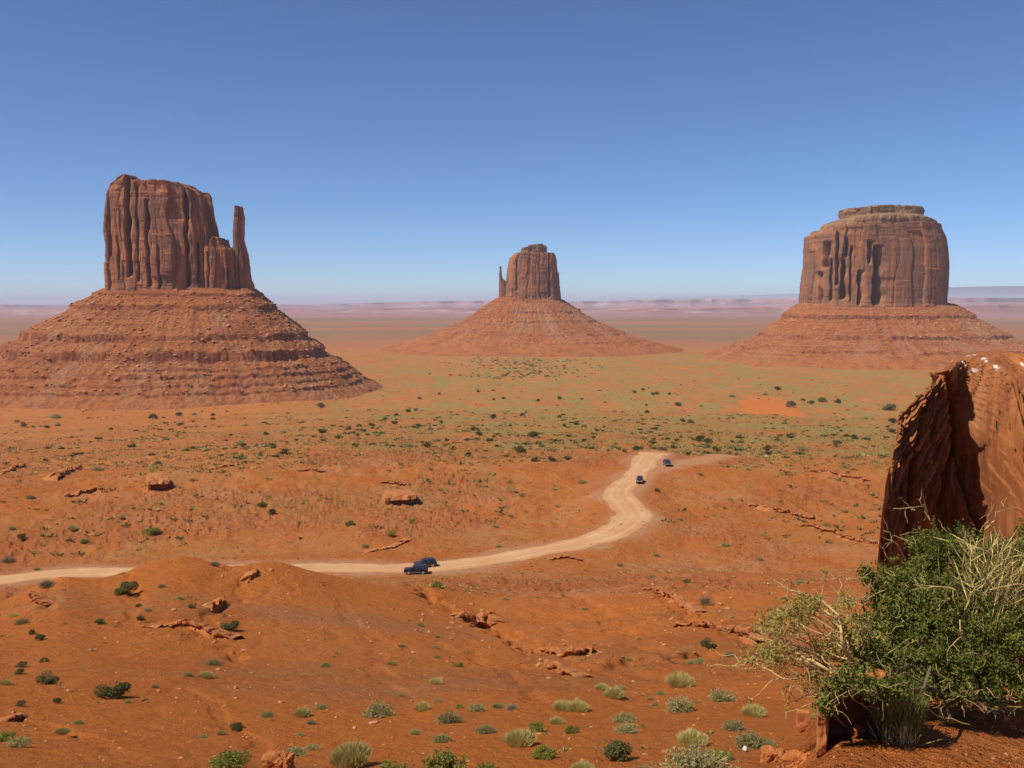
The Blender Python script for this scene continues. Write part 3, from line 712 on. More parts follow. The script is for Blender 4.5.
cliff('upper_tier', M_CAP, YM, 96, [(828, 221), (824, 226), (823, 231)], [(930, 222), (933, 226), (934, 232)],
      [(822, 227), (828, 223), (838, 219), (855, 217), (880, 216), (905, 217), (920, 219), (930, 223), (935, 226)], (874, 230), 331, bm_, e=2.8, org=oM, nth=800, nh=50, amp=(4, 2, 1), cws=(30, 12, 5), blocks=(20, 12, 8), ledge=2.6, topround=.06)
cliff('cap_rock', M_CAP, YM+4, 62, [(841, 209), (839, 212), (840, 219)], [(919, 208), (922, 212), (920, 219)],
      [(838, 211), (842, 209.5), (852, 209.5), (862, 208), (880, 207.3), (895, 208), (905, 208), (918, 208), (923, 211)], (880, 216), 341, bm_, e=2.8, org=oM, nth=700, nh=40, amp=(4, 2.2, 1), cws=(24, 11, 5), blocks=(14, 9, 6), ledge=2.2, toprough=.7)
zt = at_plane(874, 304, YM)[2]
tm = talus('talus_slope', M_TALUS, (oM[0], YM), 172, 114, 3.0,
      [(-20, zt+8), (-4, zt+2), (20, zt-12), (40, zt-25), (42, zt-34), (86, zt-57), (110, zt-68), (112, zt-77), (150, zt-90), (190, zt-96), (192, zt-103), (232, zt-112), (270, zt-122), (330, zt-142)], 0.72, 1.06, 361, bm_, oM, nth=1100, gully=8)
v, f = scatter_on(tm, 6000, 8, 1.2, 5.0, 20, 140)
tag(mk('fallen_boulder_scree', v, f, M_RUBBLE, bm_, smooth=False), kind='stuff')

# ------------------------------------------------------------ the air between
hm = bpy.data.materials.new('desert_air'); hm.use_nodes = True; hn = hm.node_tree; hn.nodes.clear()
pv = hn.nodes.new('ShaderNodeVolumePrincipled'); pv.inputs['Density'].default_value = 0.000036; pv.inputs['Color'].default_value = (0.74, 0.85, 1.0, 1)
pv.inputs['Anisotropy'].default_value = 0.0
ho = hn.nodes.new('ShaderNodeOutputMaterial'); hn.links.new(pv.outputs[0], ho.inputs['Volume'])
b_, t_ = -140.0, 330.0
hb = mk('haze', [(-95000, -95000, b_), (95000, -95000, b_), (95000, 95000, b_), (-95000, 95000, b_), (-95000, -95000, t_), (95000, -95000, t_), (95000, 95000, t_), (-95000, 95000, t_)],
        [[0, 3, 2, 1], [4, 5, 6, 7], [0, 1, 5, 4], [1, 2, 6, 5], [2, 3, 7, 6], [3, 0, 4, 7]], hm, smooth=False)
tag(hb, kind='stuff')

# ------------------------------------------------------------ rock ledges cropping out of the slopes
def ledge(label, pix, hgt, depth, over=0.5, seed=0, mat=None, blocks=2.2, ttop=0.35, cave=None):
    """a tilted slab of bedrock breaking out of the slope along a line; its face overhangs the drop"""
    P = np.array([ground(*p) for p in pix]); P = resamp(P, max(0.10, np.linalg.norm(P[-1]-P[0])/260))
    wq = np.arange(len(P)); P[:, :2] += (hgt*.9*np.column_stack([n2(wq/17, wq*0+seed, 3), n2(wq/17, wq*0+seed, 4)])+hgt*.35*np.column_stack([n2(wq/5, wq*0+seed, 5), n2(wq/5, wq*0+seed, 6)])); P[:, 2] = height(P[:, 0], P[:, 1])
    T = np.gradient(P[:, :2], axis=0); T /= np.linalg.norm(T, axis=1)[:, None]; Nn = np.stack([T[:, 1], -T[:, 0]], -1)   # outwards, to the viewer
    if np.mean(Nn@(-P[:, :2].mean(0))) < 0: Nn = -Nn
    n = len(P); s = np.concatenate([[0], np.cumsum(np.linalg.norm(np.diff(P[:, :2], axis=0), axis=1))]); L = s[-1]
    cell = np.floor(s/blocks+0.3*n2(s/blocks, s*0, seed)).astype(int)
    jo = (rnd(cell, seed=seed)-0.5)*0.9*depth*0.5+0.12*blocks*n2(s/(blocks*.3), s*0+2, seed+1)
    jh = 1+(rnd(cell, seed=seed+2)-0.5)*0.9; gap = ss(.10, .30, rnd(cell, seed=seed+4)); jh = jh*(.12+.88*gap)
    taper = ss(0, .12, s/L)*(1-ss(.86, 1, s/L)); H = hgt*jh*(0.15+0.85*taper); H = np.where(taper < .02, 0.02*hgt, H)
    prof = [(-4.2, -0.5, 0), (-2.4, .10, .2), (-1.2, .62, .3), (0.0, 1.0, .6), (over*.9, 0.97, 1), (over, 0.90, 1), (over*.96, 1-ttop, 1), (over*.55, 1-ttop-.08, .8), (-.12, 0.34, .5), (-.06, 0.12, .6), (.25, -.05, .6), (.5, -.6, .4)]
    V = []
    for k, (o, h, j) in enumerate(prof):
        off = o*depth+jo*j+0.10*depth*n2(s/(blocks*.4), s*0+k*1.7, seed+5)*(j > 0)
        off = off*(0.25+0.75*taper) if o > -1 else off
        xy = P[:, :2]+Nn*off[:, None]
        g = P[:, 2] if k > 0 else height(xy[:, 0], xy[:, 1])
        gg = height(xy[:, 0], xy[:, 1])
        base = gg if (k in (0, 10, 11)) else P[:, 2]*0.6+0.4*np.maximum(P[:, 2], gg)
        z = base+h*H+0.16*hgt*n2(s/(blocks*.5), s*0+k*.4, seed+9)+.08*hgt*n2(s/(blocks*.15), s*0+k*.7, seed+8)
        if k in (0, 11): z = gg-0.5*hgt-.05
        V.append(np.column_stack([xy, z]))
    org = P[n//2]
    V = np.stack(V, 1).reshape(-1, 3)-org
    o = mk('rock_ledge', V, grid_faces(n, len(prof)), mat or M_LEDGE, smooth=False); o.location = org
    return tag(o, label, 'rock ledge', 'bedrock ledges breaking out of the slopes')
LEDGES = [
 ('dark undercut rock outcrop on the flat left of centre, its overhang casting black shade', [(146, 492), (154, 489), (162, 482), (169, 473)], 2.7, 2.0, 1.3),
 ('dark overhanging rock slab on the slope above the two blue cars', [(386, 506), (396, 504), (406, 500), (414, 494)], 1.9, 1.7, 1.5),
 ('thin flat rock lip just above the dark overhanging slab', [(380, 483), (393, 484), (409, 485)], .7, .8, .9),
 ('long thin rock ledge nearest the upper left of the big boulder', [(808, 471), (835, 474), (858, 479), (880, 481)], .8, .7, .7),
 ('broken rock ledge running down the orange hillside right of the road', [(748, 504), (765, 508), (790, 514), (822, 521)], .9, .8, .6),
 ('thin dark ledge line ending against the shaded side of the big boulder', [(802, 526), (825, 531), (855, 540), (884, 548)], .8, .7, .7),
 ('stepped rock ledge on the red flat at far left', [(48, 481), (60, 477), (72, 471), (84, 468)], 1.3, 1.1, .9),
 ('low rock ledge touching the left edge of the view', [(0, 474), (12, 470), (27, 466)], .9, .9, .8),
 ('row of pale blocks left of the dark undercut outcrop', [(64, 497), (80, 494), (95, 490), (106, 492)], .8, .8, .4),
 ('thin rock lip on the flats right of the undercut outcrop', [(206, 470), (222, 467), (240, 464)], .5, .7, .8),
 ('thin rock lip above the road, between two tufts at centre left', [(296, 470), (312, 470), (328, 472)], .5, .7, .8),
 ('row of broken blocks across the middle of the smooth red mound', [(156, 628), (178, 626), (200, 630), (218, 636), (231, 640)], .42, .40, .5),
 ('short dark ledge high on the smooth red mound', [(212, 611), (220, 606), (226, 602)], .45, .35, .6),
 ('small rock knob at the crest of the red mound', [(245, 586), (252, 578), (258, 572)], .5, .4, .3),
 ('stepped ledge on the slope just left of and above the two blue cars', [(366, 553), (385, 549), (398, 545), (413, 539)], .35, .7, .7),
 ('ledge with upright stones in the gully below the two blue cars', [(455, 617), (470, 622), (485, 620), (497, 624)], .75, .6, .7),
 ('red rocks in the gully at bottom centre', [(548, 656), (565, 658), (582, 655), (596, 652)], .55, .5, .5),
 ('dark crumbling bank under the red gully rocks', [(545, 665), (560, 672), (575, 677)], .45, .4, .6),
 ('knobbly ledge line right of the gully, nearest the bare yellow branches', [(688, 626), (706, 629), (724, 633), (742, 637), (756, 642)], .65, .5, .6),
 ('jumbled ledge on the hillside between the road bend and big boulder', [(642, 588), (660, 594), (676, 602), (690, 612)], .7, .7, .5),
 ('low crumbled ledge beneath the bend of the pale road', [(548, 560), (566, 558), (586, 562)], .45, .7, .5),
 ('red broken ledge on the lower left side of the mound', [(6, 722), (16, 721), (28, 718)], .22, .22, .5),
 ('small rock step at the left edge of the mound crest', [(30, 598), (36, 602), (42, 606)], .55, .4, .3),
]
LEDGE_OBJ = []
for k, (lb, pix, h, d, ov) in enumerate(LEDGES):
    LO = ledge(lb, pix, h, d, ov, seed=400+k*11, blocks=max(.5, h*1.5)); LEDGE_OBJ.append(LO)

# loose rubble: nobody could count it
rng = np.random.RandomState(11)
pts = []; sz = []
def rub(n, cx, cyy, sx, sy, smin, smax):
    for _ in range(n):
        px, py = rng.normal(cx, sx), rng.normal(cyy, sy)
        if py < 430 or py > 767: continue
        p = ground(px, py); s = smin*(smax/smin)**(rng.rand()**2); p[2] += s*.1; pts.append(p); sz.append(s)
for a in [(60, 80, 492, 26, 7, .15, .7), (50, 150, 478, 20, 10, .2, .8), (60, 500, 500, 40, 22, .15, .6), (110, 680, 600, 40, 22, .10, .5), (60, 780, 515, 40, 12, .12, .5),
          (50, 830, 560, 40, 25, .1, .35), (60, 460, 620, 35, 14, .1, .45), (70, 560, 655, 30, 12, .08, .4), (50, 190, 628, 40, 8, .06, .3), (30, 20, 720, 20, 6, .04, .16),
          (50, 740, 645, 30, 25, .06, .3), (70, 700, 540, 60, 30, .1, .4), (60, 390, 550, 30, 12, .12, .5), (80, 300, 520, 120, 25, .1, .45), (40, 250, 580, 20, 10, .08, .3),
          (40, 100, 615, 50, 18, .05, .2), (700, 330, 700, 230, 42, .02, .12), (350, 400, 640, 220, 35, .04, .25), (160, 250, 600, 140, 25, .05, .2), (200, 450, 480, 200, 30, .15, .6), (260, 200, 490, 150, 30, .12, .6), (260, 420, 530, 160, 25, .1, .5), (200, 700, 560, 80, 40, .08, .4), (60, 600, 700, 90, 25, .03, .12), (50, 260, 740, 50, 20, .02, .09), (60, 600, 500, 30, 30, .15, .5), (60, 460, 560, 60, 30, .1, .35)]:
    rub(*a)
v, f = rocks_mesh(np.array(pts), sz, 3)
tag(mk('rubble', v, f, M_RUBBLE, smooth=False), kind='stuff')
pts = []; sz = []
for _ in range(700):
    px, py = rng.uniform(690, 1060), rng.uniform(690, 790)
    p = ground(px, py)
    if math.hypot(p[0], p[1]) > 10: continue
    s = .003*(8)**(rng.rand()**2.8); p[2] += s*.2; pts.append(p); sz.append(s)
v, f = rocks_mesh(np.array(pts), sz, 4)
tag(mk('gravel', v, f, M_RUBBLE, smooth=False), kind='stuff')

# ------------------------------------------------------------ plants
def leaf_material(name, c0, c1, sc=9.0, trans=0.25, obj=True):
    m, nt_, b = newmat(name, 0.7, 0.2); N = NT(nt_)
    n = N.noise(N.pos(obj=obj), sc, 2, .6); nn = N.noise(N.pos(obj=obj), sc*9, 0, .5)
    c = N.mix(N.ramp(n, [(0.35, 0), (0.65, 1)]), c0, c1)
    c = N.mix(N.ramp(nn, [(0.5, 0), (0.75, .5)]), c, (c1[0]*1.5, c1[1]*1.45, c1[2]*1.3))
    oi = N.new('ShaderNodeObjectInfo'); hv = N.new('ShaderNodeHueSaturation'); N.link(c, hv.inputs['Color'])
    N.link(N.math('ADD', N.math('MULTIPLY', oi.outputs['Random'], 0.5), 0.75), hv.inputs['Value'])
    N.link(hv.outputs[0], b.inputs['Base Color'])
    tr = N.new('ShaderNodeBsdfTranslucent'); N.link(hv.outputs[0], tr.inputs['Color'])
    mx = N.new('ShaderNodeMixShader'); mx.inputs[0].default_value = trans
    out = [q for q in nt_.nodes if q.type == 'OUTPUT_MATERIAL'][0]
    N.link(b.outputs[0], mx.inputs[1]); N.link(tr.outputs[0], mx.inputs[2]); N.link(mx.outputs[0], out.inputs['Surface'])
    return m
M_JUN = leaf_material('juniper_leaves', (0.105, 0.105, 0.030), (0.19, 0.17, 0.055))
M_SAGE = leaf_material('sage_leaves', (0.26, 0.225, 0.085), (0.40, 0.35, 0.15))
M_PALE = leaf_material('rabbitbrush_stems', (0.42, 0.36, 0.12), (0.58, 0.48, 0.19))
M_GREEN = leaf_material('fresh_leaves', (0.19, 0.20, 0.035), (0.31, 0.30, 0.06))
M_TWIG = leaf_material('bare_twigs', (0.19, 0.14, 0.085), (0.30, 0.235, 0.14), trans=0.0)
M_BARK = stone_material('bark', (0.24, 0.17, 0.11), (0.34, 0.25, 0.16), (0.12, 0.08, 0.05), 8, 0.01)
def unitv(r, n):
    v = r.normal(size=(n, 3)); return v/np.linalg.norm(v, axis=1)[:, None]
def blades(base, tip, wd, r):
    d = tip-base; s = np.cross(d, unitv(r, len(d))); s /= np.linalg.norm(s, axis=1)[:, None]+1e-9; wd = np.asarray(wd)[:, None] if np.ndim(wd) else wd
    mid = base+(tip-base)*0.55
    V = np.stack([base-s*wd*.4, mid-s*wd*.5, tip, mid+s*wd*.5], 1).reshape(-1, 3)
    return V, np.arange(len(V)).reshape(-1, 4)
def leaves(c, size, r, aspect=2.2):
    n = len(c); a = unitv(r, n); b = np.cross(a, unitv(r, n)); b /= np.linalg.norm(b, axis=1)[:, None]+1e-9
    s = np.asarray(size)*(0.6+0.8*r.rand(n)); a = a*s[:, None]*aspect*.5; b = b*s[:, None]*.5
    V = np.stack([c-a, c+b, c+a, c-b], 1).reshape(-1, 3); return V, np.arange(len(V)).reshape(-1, 4)
def join(parts):
    V = []; Fc = []; o = 0
    for v, f in parts: V.append(v); Fc.append(f+o); o += len(v)
    return np.vstack(V), np.vstack(Fc)
def tube(P, rad, ns=6):
    P = np.array(P, float); n = len(P); T = np.gradient(P, axis=0); T /= np.linalg.norm(T, axis=1)[:, None]+1e-9
    up = np.array([.31, .17, .93]); A = np.cross(T, up); A /= np.linalg.norm(A, axis=1)[:, None]+1e-9; B = np.cross(T, A)
    th = np.arange(ns)*2*math.pi/ns; rad = np.asarray(rad)
    V = P[:, None]+(A[:, None]*np.cos(th)[None, :, None]+B[:, None]*np.sin(th)[None, :, None])*rad[:, None, None]
    return V.reshape(-1, 3), grid_faces(n, ns, wrap=True)
def juniper_proto(seed, mat, spread=1.0, hgt=1.0):
    r = np.random.RandomState(seed); k = r.randint(8, 12); L = []
    for i in range(k):
        a = r.uniform(0, 6.28); q = r.uniform(.1, .72)*spread; h = r.uniform(.25, .95)*hgt*(1-.35*q)
        c = np.array([math.cos(a)*q, math.sin(a)*q, h]); R_ = r.uniform(.24, .42)
        n = 330; p = unitv(r, n)*(R_*(0.45+.6*r.rand(n)**.4))[:, None]*np.array([1, 1, .8])+c
        p = p[p[:, 2] > 0.03]; L.append(leaves(p, .055, r))
    n = 160; p = unitv(r, n)*np.array([.85*spread, .85*spread, .5*hgt])+np.array([0, 0, .45*hgt]); L.append(leaves(p[p[:, 2] > 0], .05, r))
    st = [tube([(0, 0, -.15), (.05*math.cos(a), .05*math.sin(a), .12), (.4*math.cos(a), .4*math.sin(a), .55*hgt)], [.07, .05, .02]) for a in r.uniform(0, 6.28, 5)]
    return join(L), join(st)
def sage_proto(seed, dens=1.0):
    r = np.random.RandomState(seed); n = int(420*dens); d = unitv(r, n); d[:, 2] = np.abs(d[:, 2])*.9+.12; d /= np.linalg.norm(d, axis=1)[:, None]
    lob = 1+.28*n3(d[:, 0]*2.2, d[:, 1]*2.2, d[:, 2]*2.2+seed, seed); tip = d*(0.75+.25*r.rand(n))[:, None]*lob[:, None]*np.array([1, 1, .78]); base = d*.12*np.array([1, 1, .3])
    L = [blades(base, tip, .022, r)]
    m = int(1500*dens); i = r.randint(0, n, m); t = .55+.5*r.rand(m); c = tip[i]*t[:, None]+r.normal(size=(m, 3))*.045; c[:, 2] = np.abs(c[:, 2])
    L.append(leaves(c, .042, r, 2.6))
    st = [tube([(0, 0, -.15), tuple(d[k]*.3), tuple(tip[k]*.7)], [.035, .02, .008], 4) for k in range(8)]
    return join(L), join(st)
def broom_proto(seed):
    r = np.random.RandomState(seed); n = 1500; a = r.uniform(0, 6.28, n); q = np.sqrt(r.rand(n)); lean = q*.95
    base = np.column_stack([np.cos(a)*q*.45, np.sin(a)*q*.45, np.zeros(n)-.03])
    lob = 1+.25*n2(np.cos(a)*2, np.sin(a)*2+seed, seed)
    tip = np.column_stack([np.cos(a)*lean*lob, np.sin(a)*lean*lob, (1.0-.55*q**2)*(.65+.35*r.rand(n))*lob])
    b = base+(tip-base)*(.45*r.rand(n))[:, None]
    st = [tube([(0, 0, -.15), tuple(tip[k]*.5)], [.03, .01], 4) for k in range(6)]
    return blades(b, tip, .026, r), join(st)
def twig_proto(seed):
    r = np.random.RandomState(seed); n = 380; d = unitv(r, n); d[:, 2] = np.abs(d[:, 2]); tip = d*(.6+.4*r.rand(n))[:, None]*np.array([1, 1, .85])
    j = r.randint(0, n, 900); s = tip[j]*(.3+.6*r.rand(900))[:, None]; e = s+unitv(r, 900)*.2; e[:, 2] = np.abs(e[:, 2])
    st = [tube([(0, 0, -.15), tuple(tip[k]*.6)], [.03, .01], 4) for k in range(7)]
    return join([blades(d*.05, tip, .02, r), blades(s, e, .014, r)]), join(st)
KINDS = {'j': ('juniper_bush', 'dark green', M_JUN, [juniper_proto(500+i, M_JUN, 1, .95) for i in range(4)]),
         's': ('sagebrush', 'grey green', M_SAGE, [sage_proto(520+i) for i in range(4)]),
         'p': ('rabbitbrush', 'pale straw', M_PALE, [broom_proto(540+i) for i in range(4)]),
         'g': ('leafy_shrub', 'fresh green', M_GREEN, [juniper_proto(560+i, M_GREEN, .95, .8) for i in range(3)]),
         't': ('twiggy_shrub', 'twiggy', M_TWIG, [twig_proto(580+i) for i in range(3)])}
PROTO = {}
for k, (nm, adj, m, lst) in KINDS.items():
    PROTO[k] = []
    for (fv, ff), (sv, sf) in lst:
        a = mk(nm, fv, ff, m, smooth=False); b = mk('stem', sv, sf, M_BARK); PROTO[k].append((a.data, b.data))
        bpy.data.objects.remove(a); bpy.data.objects.remove(b)
SHR = []      # (px, base row, width px, kind)
def S(txt):
    for t in txt.split(';'):
        t = t.strip()
        if not t: continue
        a = t.split(','); SHR.append((float(a[0]), float(a[1]), float(a[2]), a[3] if len(a) > 3 else 'j'))
S('''47,586,17,t;126,593,21;231,630,17;48,684,19;115,697,28;100,624,9;44,662,8;21,667,10;20,674,9;6,685,11,p;20,706,9;148,611,7,s;138,608,8;140,620,9;162,587,10,t;180,599,7,s;192,608,7;
22,624,12,s;14,617,8,p;33,634,8;41,640,9;238,603,10,t;213,665,15,s;206,678,13,p;188,676,9,s;128,703,8,s;145,702,6,j;58,703,8;78,724,11,s;63,735,14,p;18,747,20,s;5,741,15,g;325,667,9,g;237,730,13,j;
267,717,14,s;203,738,10,s;222,735,9,p;303,716,18,p;311,724,12,t;321,709,12,s;296,756,24,s;312,750,16,s;230,772,36,g;350,766,45,p;155,688,8,s;300,736,8,s;
378,716,30,s;477,711,19,s;512,710,18,t;449,723,27,s;415,734,13,s;442,742,21,s;486,733,22,s;520,745,34,p;543,758,24,g;537,732,17,g;557,724,15,p;571,733,15,g;563,710,22,p;579,711,22,p;582,774,28,p;613,760,36,j;
623,722,25,s;627,733,24,s;621,689,11,s;602,690,15,p;614,698,22,p;680,687,29,p;680,711,30,s;721,702,28,s;650,700,9,t;661,695,10,s;734,730,22,s;753,716,24,p;752,748,40,s;697,776,70,s;693,745,32,p;645,776,24,s;722,760,20,g;770,748,16,p;
705,603,19,t;686,583,7;437,587,10,g;709,649,16,j;691,664,9,s;701,663,12,s;730,656,13,s;392,665,10,p;436,648,7,s;437,658,8,s;459,667,10,g;436,684,13,p;438,702,9,s;401,697,8,s;422,711,18,p;459,708,8,g;498,708,12,p;
420,626,8,s;438,638,7,t;402,647,7,p;630,661,9,p;655,706,8,s;808,718,16,p;''')
S('''348,430,8;372,426,8;395,424,7;418,427,8;408,412,7;441,423,6;385,420,6;357,436,6;359,427,7;377,436,8,s;409,447,15,s;427,447,8;447,441,6;467,441,6;469,456,9;473,430,8;479,435,9;490,441,9;494,418,8;505,414,6,s;494,400,5;503,399,5;
533,437,14;516,444,6,s;521,453,14;542,447,9,s;534,461,9;552,461,10;568,460,10;576,425,7;597,431,5;593,449,6;613,447,9,s;637,450,10;624,452,6;653,444,10;656,430,7;674,448,8;699,441,11;708,443,11;716,450,9;678,406,8;653,395,6;683,422,7;691,423,8;647,413,6;
657,491,7;725,546,10,s;656,556,8,s;510,516,7,s;495,527,7,s;499,547,10,s;521,496,6,s;554,490,7,s;582,483,12,s;510,482,6,s;430,469,6,s;350,525,12,g;365,547,10,s;391,536,13,g;412,522,8,g;653,578,9,s;738,438,8;
56,418,12,s;153,419,10;163,418,5,s;179,416,8;194,415,7,s;180,426,8;213,420,6;213,416,6;24,427,7;17,422,6,s;47,428,6;58,426,8,s;111,430,5;125,405,10,s;321,407,9;322,433,10;266,435,7;283,433,8,s;241,444,9,s;244,447,7;231,436,5;
262,507,11;272,514,10;152,534,16,g;22,539,10;12,529,8,s;8,562,15,t;73,530,12,p;122,518,9,s;84,543,9,g;31,498,9,s;261,453,7,s;300,539,5;37,570,6,s;215,566,13,t;166,440,9,s;98,471,16,s;
791,407,12;811,404,8;822,402,10;837,403,9;778,390,8;732,397,8,s;765,395,7,s;803,401,5;918,397,7,s;917,404,7;889,410,14;768,451,11;789,438,9;779,453,6,s;802,450,13,s;825,437,6;836,446,12;854,439,9;846,437,6;864,440,7;829,426,6,s;892,432,9;893,423,9;903,423,6,s;785,424,8,s;801,584,11,s;
700,475,7,s;760,560,8,s;748,470,8,s;870,455,9,s;845,468,8,s;680,520,7,s;620,566,7,s;640,640,8,s;585,610,7,s;505,600,7,s;785,600,9,s;770,620,8,s;730,500,7,s;''')
# thinly strewn small ones on the scrubby plain, each still a bush one can count
rg = np.random.RandomState(77)
for _ in range(60):
    px = rg.uniform(340, 900); py = rg.uniform(372, 448)
    if px > 700 and 392 < py < 425: continue
    SHR.append((px, py, rg.uniform(3.5, 6.5), 'j'))
ORD = ['first', 'second', 'third', 'fourth', 'fifth', 'sixth', 'seventh', 'eighth', 'ninth', 'tenth', 'eleventh', 'twelfth', 'thirteenth', 'fourteenth', 'fifteenth']
def region(px, py):
    if px < 340:
        if py <= 455: return 'on flats before the left butte'
        if py <= 575: return 'among ledges left of the blue cars'
        if py <= 650: return 'on the red mound upper half'
        return 'on the red mound lower half'
    if py < 398: return 'on the plain below middle butte' if px < 680 else 'on the plain below right butte'
    if px < 480 and py <= 470: return 'on plain above the overhanging slab'
    if px < 620 and py <= 470: return "on slope left of road's far end"
    if px < 740 and py <= 455: return "just beyond the road's far end"
    if py <= 455: return 'around the orange sand patch'
    if px < 620 and py <= 560: return 'between the blue cars and road bend'
    if px >= 620 and py <= 585: return 'on hillside right of the road'
    if py <= 690: return 'in gully below the blue cars' if px < 620 else 'on slope left of bare branches'
    if px < 500: return 'on the sand right of mound'
    if px < 640: return 'on the sandy flat at bottom centre'
    return 'on the sand near the shaded rock'
rl = {}
for i, (px, py, wd, k) in enumerate(SHR):
    rl.setdefault((region(px, py), k), []).append(i)
placed = []
rs = np.random.RandomState(3)
for (rg_, k), ids in rl.items():
    ids.sort(key=lambda i: SHR[i][0]); big = [i for i in ids if SHR[i][2] > 5.5][:15] if k == 'j' else ids
    big = sorted([i for i in ids], key=lambda i: -SHR[i][2])[:15]; big.sort(key=lambda i: SHR[i][0])
    for i in ids:
        px, py, wd, _ = SHR[i]; p = ground(px, py); D = math.hypot(p[0], p[1])
        if D > 1500: continue
        sc = wd*D/F/2*(1.2 if py > 560 else 1.0)
        nm, adj, m, lst = KINDS[k]; fa, sa = PROTO[k][rs.randint(len(PROTO[k]))]
        r_ = empty(nm, tuple(p), rs.uniform(0, 6.28)); r_.scale = (sc, sc*rs.uniform(.85, 1.1), sc*rs.uniform(.8, 1.05))
        fo = bpy.data.objects.new('foliage', fa); COL.objects.link(fo); fo.parent = r_
        if wd >= 9:
            so = bpy.data.objects.new('stem', sa); COL.objects.link(so); so.parent = r_
        if i in big:
            q = big.index(i)
            if len(big) == 1: lb = f'only {adj} shrub {rg_}'
            else: lb = f'{ORD[q]} from left of larger {adj} shrubs {rg_}' if len(ids) > 15 else f'{ORD[q]} from left of {adj} shrubs {rg_}'
        else: lb = f'one of tiny {adj} bushes {rg_}'
        gp = f'{adj} shrubs {rg_}'
        tag(r_, lb, 'shrub', gp); placed.append(p)

# ground cover: tufts of grass and low scrub nobody could count
def tufts(name, n, sampler, mat, seed, s0, s1, per=9):
    r = np.random.RandomState(seed); P = sampler(r, n); n = len(P)
    s = (s0*(s1/s0)**(r.rand(n)**1.6))
    idx = np.repeat(np.arange(n), per); m = len(idx); a = r.uniform(0, 6.28, m); q = r.rand(m)
    d = np.column_stack([np.cos(a)*(.25+.75*q), np.sin(a)*(.25+.75*q), .35+.55*r.rand(m)*(1-.4*q)])
    base = P[idx]+np.column_stack([np.cos(a), np.sin(a), 0*a])*(.25*s[idx]*q)[:, None]-np.array([0, 0, .02])
    tip = base+d*(s[idx]*.55)[:, None]
    v, f = blades(base, tip, s[idx]*.22, r)
    return tag(mk(name, v, f, mat, smooth=False), kind='stuff')
def samp(Dlo, Dhi, thr, az=0.53, right=None, clearance=7):
    def fn(r, n):
        D = Dlo*(Dhi/Dlo)**r.rand(n*3); a = r.uniform(-az, az, n*3); x, y = np.sin(a)*D, np.cos(a)*D
        z, rd, rb, rk, dome = height(x, y, True)
        dens = fbm2(x/60, y/80, 3, 65)+.6*fbm2(x/14, y/14, 2, 66)
        g = ss(-0.45, 0.1, a+0.25*ss(250, 420, D)-.2+.2*n2(x/90, y/90, 68))
        sand = ((x-SANDC[0])/46)**2+((y-SANDC[1])/95)**2
        ok = (dens > thr-0.35*g) & (np.minimum(rd, rb) > clearance) & (r.rand(n*3) > .55*dome) & (sand > .9)
        P = np.column_stack([x, y, z])[ok]; return P[:n]
    return fn
SANDC = ground0(770, 409)
M_TUFT = leaf_material('dry_scrub', (0.28, 0.22, 0.065), (0.42, 0.33, 0.11), sc=.05, trans=.15, obj=False)
M_TUFT2 = leaf_material('dark_scrub', (0.15, 0.125, 0.04), (0.25, 0.20, 0.07), sc=.05, trans=.15, obj=False)
tufts('scrub', 9000, samp(130, 520, -.05), M_TUFT, 21, .22, .9)
tufts('scrub', 22000, samp(300, 1900, -.2), M_TUFT, 22, .5, 2.4, 7)
tufts('scrub', 3200, samp(230, 1700, .15), M_TUFT2, 23, .8, 3.0, 9)
M_TUFT3 = leaf_material('dark_brush', (0.10, 0.095, 0.026), (0.17, 0.15, 0.045), sc=.05, trans=.1, obj=False)
tufts('dark_brush', 1500, samp(330, 1700, .22), M_TUFT3, 26, .9, 3.6, 30)
def far_patch(r, n):
    px = r.normal(525, 34, n); D = r.uniform(1650, 2250, n); a = np.arctan((px-512)/F); x, y = np.sin(a)*D, np.cos(a)*D
    return np.column_stack([x, y, height(x, y)])
tufts('dark_brush', 420, far_patch, M_TUFT3, 28, 2.2, 6.0, 30)
tufts('scrub', 5000, samp(130, 420, -.4), M_TUFT2, 27, .15, .7, 7)
tufts('scrub', 1500, samp(60, 300, -.1), M_TUFT2, 24, .12, .5)
tufts('dry_grass', 420, samp(24, 75, -.1), M_TUFT, 25, .06, .28, 16)

